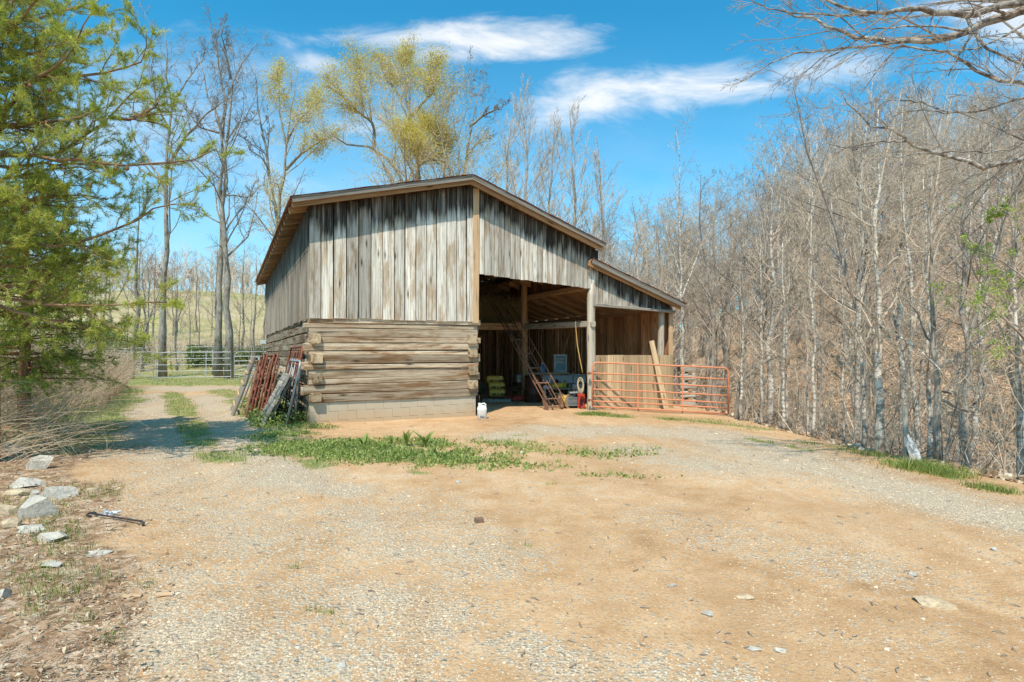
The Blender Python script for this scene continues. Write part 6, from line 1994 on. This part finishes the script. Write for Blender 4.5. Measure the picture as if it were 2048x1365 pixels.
mb.build('boughs', M['bark_pine'], pine, False, origin=(ptx, Yp, pg))
a3, r3 = grow(a2, r2, rng, 4, .2, 1., 40, .55, 3, .05, .15, .7, .0016, .3)
mb = MB()
for A, cnt in ((a3, 10), (a2, 19), (a1, 20)):
    e, D = tips(A); needle_tufts(mb, e, D, cnt, .075, rng, .0030)
    needle_tufts(mb, A[:, 1], A[:, 1] - A[:, 0], cnt // 2, .06, rng, .0032)
mb.build('needles', M['needle'], pine, False, origin=(ptx, Yp, pg))
# a few cones
mb = MB()
for px, py in ((232, 336), (254, 337), (180, 372), (60, 172), (98, 180)):
    c = pt(px, py, Yp - .5); mb.lathe([(.004, -.035), (.022, -.02), (.026, 0), (.016, .025), (.004, .035)], c, 10)
mb.build('cones', M['bark_pine'], pine, True, origin=(ptx, Yp, pg))

# ---- cedar under it
rng = np.random.RandomState(44); cx, cy = -8.75, 10.2; cg = gh(cx, cy)
cedar = thing('cedar_tree', 'dense dark green cedar under the pine at the left edge', 'tree', (cx, cy, cg))
mb = MB(); mb.tube([(0, 0, -.1), (.03, 0, 2), (0, .05, 4.7)], [.11, .07, .02], 8); mb.build('trunk', M['bark_pine'], cedar, True)
N = 185; z = rng.uniform(.85, 4.6, N); a = rng.uniform(0, 2 * PI, N); Lb = (1.6 - .28 * np.maximum(0, z - 1.0) - .5 * np.maximum(0, 1.5 - z)) * rng.uniform(.65, 1.1, N)
t_ = np.linspace(0, 1, 7)[None, :, None]; d = np.stack([np.cos(a), np.sin(a), rng.uniform(-.1, .25, N)], 1)[:, None]
P = np.stack([np.zeros(N), np.zeros(N), z], 1)[:, None] + d * Lb[:, None, None] * t_ - np.array([0, 0, .12]) * t_ ** 2
Rr = np.linspace(.018, .004, 7)[None] * np.ones((N, 1)); mb = MB(); mb.tubes(P, Rr, 5)
a1, r1 = grow(P, Rr, rng, 12, .25, 1., 46, .34, 5, -.02, .12, .5, .002, .4); mb.tubes(a1, r1, 3); mb.build('boughs', M['bark_pine'], cedar)
a2, r2 = grow(a1, r1, rng, 7, .1, 1., 40, .42, 4, .0, .1, .6, .002, .3)
mb = MB(); e, D = tips(a2); needle_tufts(mb, e, D, 13, .035, rng, .0035, .55); needle_tufts(mb, a2[:, 1], D, 9, .035, rng, .0035, .6); needle_tufts(mb, a1[:, -1], a1[:, -1] - a1[:, -2], 12, .04, rng, .0035, .6)
for q in (2, 3, 4, 5, 6): needle_tufts(mb, P[:, q] + rng.randn(N, 3) * .05, P[:, q] - P[:, q - 1], 40, .07, rng, .004, .9)
mb.build('foliage', M['cedar'], cedar)

# ---- dry brush and brambles on the left bank
def dry_brush():
    mb = MB(); rng = np.random.RandomState(12)
    # tan mass farther up the bank
    n = 8200; y = 10 + 17 * rng.rand(n) ** .8; x = np.interp(y, BYs, BXs) - .1 - rng.uniform(0, 4.2, n) - .6 * sstep(y, 9, 11) * (1 - sstep(y, 13, 16))
    z = ground_h(x, y); H = rng.uniform(.5, 1.35, n) * (.5 + fbm(x * .6, y * .6, 81)) * (.8 + .55 * sstep(y, 13, 17)); K = 5; d = rng.randn(n, 2) * .22; c = rng.randn(n, 2) * .35
    t = np.linspace(0, 1, K)[None]
    P = np.stack([x[:, None] + d[:, :1] * t + c[:, :1] * t ** 2 * H[:, None], y[:, None] + d[:, 1:] * t + c[:, 1:] * t ** 2 * H[:, None], z[:, None] + H[:, None] * t * (1.1 - .3 * t)], -1)
    Rr = (.0045 * np.linspace(1, .4, K))[None] * np.ones((n, 1)); mb.tubes(P, Rr, 3)
    a, b = grow(P, Rr, rng, 5, .3, 1, 40, .35, 3, .05, .2, .6, .002, .3); mb.tubes(a, b, 3)
    # long arching stalks close by
    n = 330; y = rng.uniform(6.6, 11, n); x = np.interp(y, BYs, BXs) - rng.uniform(.25, 3.2, n); z = ground_h(x, y); Ln = rng.uniform(.8, 2.1, n); K = 8; t = np.linspace(0, 1, K)[None]
    a_ = rng.uniform(-1.0, .9, n); dx, dy = np.cos(a_), np.sin(a_) * .8; up = rng.uniform(.25, .95, n)
    P = np.stack([x[:, None] + (dx * Ln)[:, None] * t, y[:, None] + (dy * Ln * .6)[:, None] * t, z[:, None] + (Ln * up)[:, None] * (t * 1.0 - .55 * t ** 2)], -1)
    P = P + np.cumsum(rng.randn(*P.shape) * .008, 1)
    Rr = (.0042 * np.linspace(1, .35, K))[None] * np.ones((n, 1)); mb.tubes(P, Rr, 4)
    a, b = grow(P, Rr, rng, 5, .3, 1, 42, .25, 4, .02, .15, .6, .0016, .3); mb.tubes(a, b, 3)
    tag(mb.build('dry_brush', M['dry']), 'tangled pale dry stalks covering the left bank', kind='stuff')
    # low green and dark undergrowth in it
    mb = MB(); n = 26000; y = rng.uniform(8, 25, n); x = np.interp(y, BYs, BXs) - rng.uniform(.3, 4.5, n); k = fbm(x * .9, y * .9, 55) > .52; x, y = x[k], y[k]
    P = np.column_stack([x, y, ground_h(x, y) + rng.rand(len(x)) ** 1.5 * .35]); np.random.seed(2); Lf = np.random.uniform(.03, .07, len(x)); leaves(mb, P, Lf, Lf * .4, up=.2)
    tag(mb.build('undergrowth', M['grass']), 'low green undergrowth between the dry stalks', kind='stuff')


dry_brush()


def hedge():
    mb = MB(); rng = np.random.RandomState(13); np.random.seed(13)
    n = 42000; x = rng.uniform(-34, -8, n); y = 43.5 + rng.randn(n) * .9 + 2 * np.sin(x * .3)
    k = fbm(x * .35, y * .2, 5) > .47; x, y = x[k], y[k]; hgt = (.5 + 1.3 * fbm(x * .5, x * .1, 9)); hgt = hgt + sstep(-x, 24, 30) * 1.2
    P = np.column_stack([x, y, ground_h(x, y) + rng.rand(len(x)) ** .8 * hgt]); Lf = np.random.uniform(.10, .2, len(x)); leaves(mb, P, Lf, Lf * .35, up=.2)
    # thicket near the left end of the corral
    n = 16000; x = rng.uniform(-33, -24.5, n); y = rng.uniform(33, 37, n); k = fbm(x * .5, y * .5, 6) > .42; x, y = x[k], y[k]
    P = np.column_stack([x, y, ground_h(x, y) + rng.rand(len(x)) * 2.3 * fbm(x * .4, y * .4, 7)]); Lf = np.random.uniform(.08, .16, len(x)); leaves(mb, P, Lf, Lf * .35, up=.2)
    tag(mb.build('hedge', M['shrub']), 'dark green hedge of low shrubs behind the corral', kind='stuff')
    mb = MB(); n = 700; x = rng.uniform(-34, -12, n); y = rng.uniform(42, 47, n); z = ground_h(x, y); K = 4
    P = np.stack([np.column_stack([x + rng.randn(n) * .15 * i, y + rng.randn(n) * .1 * i, z + i * rng.uniform(.2, .8, n)]) for i in range(K)], 1); Rr = np.linspace(.014, .006, K)[None] * np.ones((n, 1)); mb.tubes(P, Rr, 3)
    a, b = grow(P, Rr, rng, 6, .3, 1, 45, .4, 3, .1, .2, .6, .007, .3); mb.tubes(a, b, 3)
    # understory on the wooded slope
    n = 1500; y = np.exp(rng.uniform(math.log(7.5), math.log(40), n)); x = edge_x(y) + .5 + rng.rand(n) ** 1.4 * 20; k = x < y; x, y = x[k], y[k]; n = len(x); z = ground_h(x, y); H = rng.uniform(.5, 2.4, n); K = 5
    d = np.cumsum(rng.randn(n, K, 2) * .12, 1) * H[:, None, None]; t = np.linspace(0, 1, K)[None]
    P = np.stack([x[:, None] + d[:, :, 0], y[:, None] + d[:, :, 1], z[:, None] + H[:, None] * t], -1); Rr = (np.linspace(1, .4, K)[None] * (.004 + .0035 * H[:, None])); mb.tubes(P, Rr, 3)
    a, b = grow(P, Rr, rng, 6, .2, 1, 42, .36, 4, .08, .16, .6, .0028, .3); mb.tubes(a, b, 3)
    a, b = grow(a, b, rng, 4, .2, 1, 42, .45, 3, .05, .16, .7, .0022, .3); mb.tubes(a, b, 3)
    # fallen sticks
    n = 420; y = np.exp(rng.uniform(math.log(7), math.log(26), n)); x = edge_x(y) + .3 + rng.rand(n) * 9; z = ground_h(x, y) + .05; a_ = rng.uniform(0, PI, n); Ls = rng.uniform(.3, 2.2, n)
    P = np.stack([np.column_stack([x + np.cos(a_) * Ls * q, y + np.sin(a_) * Ls * q, z + abs(q) * rng.rand(n) * .5]) for q in (-.5, 0, .5)], 1); mb.tubes(P, np.tile([[.012, .014, .006]], (n, 1)) * rng.uniform(.5, 1.8, (n, 1)), 5)
    tag(mb.build('brushwood', M['twig']), 'bare understory twigs and fallen sticks under the trees', kind='stuff')
    # bright green clumps along the bank
    mb = MB(); np.random.seed(14)
    for (px, py, rx, n, h) in ((1850, 920, .45, 1500, .26), (1895, 928, .3, 500, .2), (1965, 952, .25, 300, .14), (2010, 960, .2, 200, .14), (1740, 893, .3, 300, .16), (1690, 884, .3, 200, .12), (1620, 876, .25, 120, .1), (1420, 836, .8, 500, .1), (1190, 830, .4, 1300, .14), (1240, 834, .3, 350, .1), (1340, 836, .35, 350, .1), (1500, 850, .4, 120, .1)):
        c = gp(px, py); q = np.random.randn(n, 2) * np.array([rx * .5, rx * .4]); x = c[0] + q[:, 0]; y = c[1] + q[:, 1]
        blades(mb, x, y, ground_h(x, y), np.random.uniform(.25, 1.0, n) ** 1.3 * h * .8, .004, 1.2)
    tag(mb.build('grass_clumps', M['grass']), 'taller bright grass clumps along the bank and the posts', kind='stuff')


hedge()
# ------------------------------------------------------------------ sky, sun, camera
W_ = bpy.data.worlds.new('World'); SC.world = W_; W_.use_nodes = True
wt = W_.node_tree; wt.nodes.clear()


def wn(ty): return wt.nodes.new(ty)


def wm(op, a, b=0., clamp=False):
    n = wn('ShaderNodeMath'); n.operation = op; n.use_clamp = clamp
    for i, v in enumerate((a, b)):
        if isinstance(v, bpy.types.NodeSocket): wt.links.new(v, n.inputs[i])
        else: n.inputs[i].default_value = v
    return n.outputs[0]


def wmix(f, a, b, mode='MIX'):
    n = wn('ShaderNodeMix'); n.data_type = 'RGBA'; n.blend_type = mode
    for s, v in ((n.inputs[0], f), (n.inputs[6], a), (n.inputs[7], b)):
        if isinstance(v, bpy.types.NodeSocket): wt.links.new(v, s)
        else: s.default_value = v if not isinstance(v, tuple) else v + (1.,)
    return n.outputs[2]


SUN = Vector((-0.354, -1.298, 2.0)).normalized()
el = math.asin(SUN.z); rot = math.atan2(SUN.x, SUN.y)
sky = wn('ShaderNodeTexSky'); sky.sky_type = 'NISHITA'; sky.sun_disc = False
sky.sun_elevation = el; sky.sun_rotation = rot; sky.air_density = 1.0; sky.dust_density = .6; sky.ozone_density = 1.6; sky.altitude = 200
tc = wn('ShaderNodeTexCoord'); sep = wn('ShaderNodeSeparateXYZ'); wt.links.new(tc.outputs['Generated'], sep.inputs[0])
Xd, Yd_, Zd = sep.outputs
den = wm('MAXIMUM', wm('ABSOLUTE', Yd_), .12)
A = wm('DIVIDE', Xd, den); B = wm('DIVIDE', Zd, den)
cb = wn('ShaderNodeCombineXYZ'); wt.links.new(A, cb.inputs[0]); wt.links.new(B, cb.inputs[1])
# stretched noise gives the wind-drawn edges
mp = wn('ShaderNodeMapping'); wt.links.new(cb.outputs[0], mp.inputs[0]); mp.inputs['Scale'].default_value = (2.6, 7.5, 1)
nz = wn('ShaderNodeTexNoise'); wt.links.new(mp.outputs[0], nz.inputs[0]); nz.inputs['Scale'].default_value = 1.6; nz.inputs['Detail'].default_value = 10; nz.inputs['Roughness'].default_value = .62; nz.inputs['Distortion'].default_value = .5
N1 = wm('SUBTRACT', nz.outputs[0], .5)


def cloud(px0, py0, px1, py1, th, dens):
    ax, ay = (px0 - HX) / F, (HY - py0) / F; bx2, by2 = (px1 - HX) / F, (HY - py1) / F
    cx_, cy_ = (ax + bx2) / 2, (ay + by2) / 2; hl = math.hypot(bx2 - ax, by2 - ay) / 2; ang = math.atan2(by2 - ay, bx2 - ax); t = th / F
    dx = wm('SUBTRACT', A, cx_); dy = wm('SUBTRACT', B, cy_)
    u = wm('DIVIDE', wm('ADD', wm('MULTIPLY', dx, math.cos(ang)), wm('MULTIPLY', dy, math.sin(ang))), hl)
    v = wm('DIVIDE', wm('SUBTRACT', wm('MULTIPLY', dy, math.cos(ang)), wm('MULTIPLY', dx, math.sin(ang))), t)
    r = wm('SQRT', wm('ADD', wm('POWER', wm('ABSOLUTE', u), 2.6), wm('POWER', wm('ABSOLUTE', v), 2.)))
    q = wm('ADD', wm('SUBTRACT', 1.0, r), wm('MULTIPLY', N1, 4.2))
    mr = wn('ShaderNodeMapRange'); mr.interpolation_type = 'SMOOTHSTEP'; mr.inputs['From Min'].default_value = -.4; mr.inputs['From Max'].default_value = 1.25
    wt.links.new(q, mr.inputs[0])
    return wm('MULTIPLY', mr.outputs[0], dens * .93)


cl = None
for c_ in [(590, 72, 1000, 78, 26, .8), (820, 90, 1180, 82, 40, 1.), (1000, 205, 1340, 205, 48, 1.), (1240, 190, 1600, 145, 46, 1.), (1420, 150, 1760, 135, 34, .7), (590, 120, 680, 130, 24, .6), (1850, 30, 2300, 70, 70, .8), (1950, 90, 2400, 190, 60, .5),
           (180, 60, 260, 60, 20, .5), (640, 255, 800, 260, 30, .45), (-200, 300, 700, 200, 130, .30)]:
    q = cloud(*c_); cl = q if cl is None else wm('MAXIMUM', cl, q)
# a thin pale veil low down, thicker to the left
el_ = wn('ShaderNodeMapRange'); el_.interpolation_type = 'SMOOTHSTEP'; wt.links.new(B, el_.inputs[0]); el_.inputs['From Min'].default_value = .62; el_.inputs['From Max'].default_value = .0
lf_ = wn('ShaderNodeMapRange'); lf_.interpolation_type = 'SMOOTHSTEP'; wt.links.new(A, lf_.inputs[0]); lf_.inputs['From Min'].default_value = .7; lf_.inputs['From Max'].default_value = -.6; lf_.inputs['To Min'].default_value = .5; lf_.inputs['To Max'].default_value = 1.
veil = wm('MULTIPLY', wm('MULTIPLY', el_.outputs[0], lf_.outputs[0]), wm('ADD', .75, wm('MULTIPLY', N1, 1.2)), True)
SKY_TINT = (.27, 1.40, 1.58)
base = wmix(1., sky.outputs[0], SKY_TINT, 'MULTIPLY')
c1 = wmix(wm('MULTIPLY', veil, .85), base, (5.2, 6.6, 7.9))
fin = wmix(cl, c1, (7.6, 7.7, 7.8))
bg = wn('ShaderNodeBackground'); wt.links.new(fin, bg.inputs[0]); bg.inputs[1].default_value = .14
ow = wn('ShaderNodeOutputWorld'); wt.links.new(bg.outputs[0], ow.inputs[0])

ld = bpy.data.lights.new('sun', 'SUN'); ld.energy = 5.0; ld.angle = RAD(.53); ld.color = (1., .90, .75)
lo = bpy.data.objects.new('sun', ld); COL.objects.link(lo); lo.rotation_euler = SUN.to_track_quat('Z', 'Y').to_euler(); lo.location = (-10, -20, 30)

cd = bpy.data.cameras.new('camera'); cam = bpy.data.objects.new('camera', cd); COL.objects.link(cam)
cd.sensor_width = 36; cd.lens = 36 * F / 2048; cd.clip_end = 2000; cd.clip_start = .05
cd.shift_y = (HY - 682.5) / 2048
cam.location = (0, 0, CZ); cam.rotation_euler = (PI / 2, 0, 0)
SC.camera = cam
SC.view_settings.view_transform = 'Standard'; SC.view_settings.look = 'None'; SC.view_settings.exposure = 0; SC.view_settings.gamma = 1
SC.cycles.max_bounces = 5; SC.cycles.diffuse_bounces = 2; SC.cycles.glossy_bounces = 2; SC.cycles.transmission_bounces = 2; SC.cycles.transparent_max_bounces = 4
SC.cycles.use_denoising = True; SC.cycles.denoising_prefilter = 'NONE'; SC.cycles.denoising_input_passes = 'RGB_ALBEDO_NORMAL'
SC.cycles.sample_clamp_indirect = 1.5
SC.cycles.use_adaptive_sampling = False
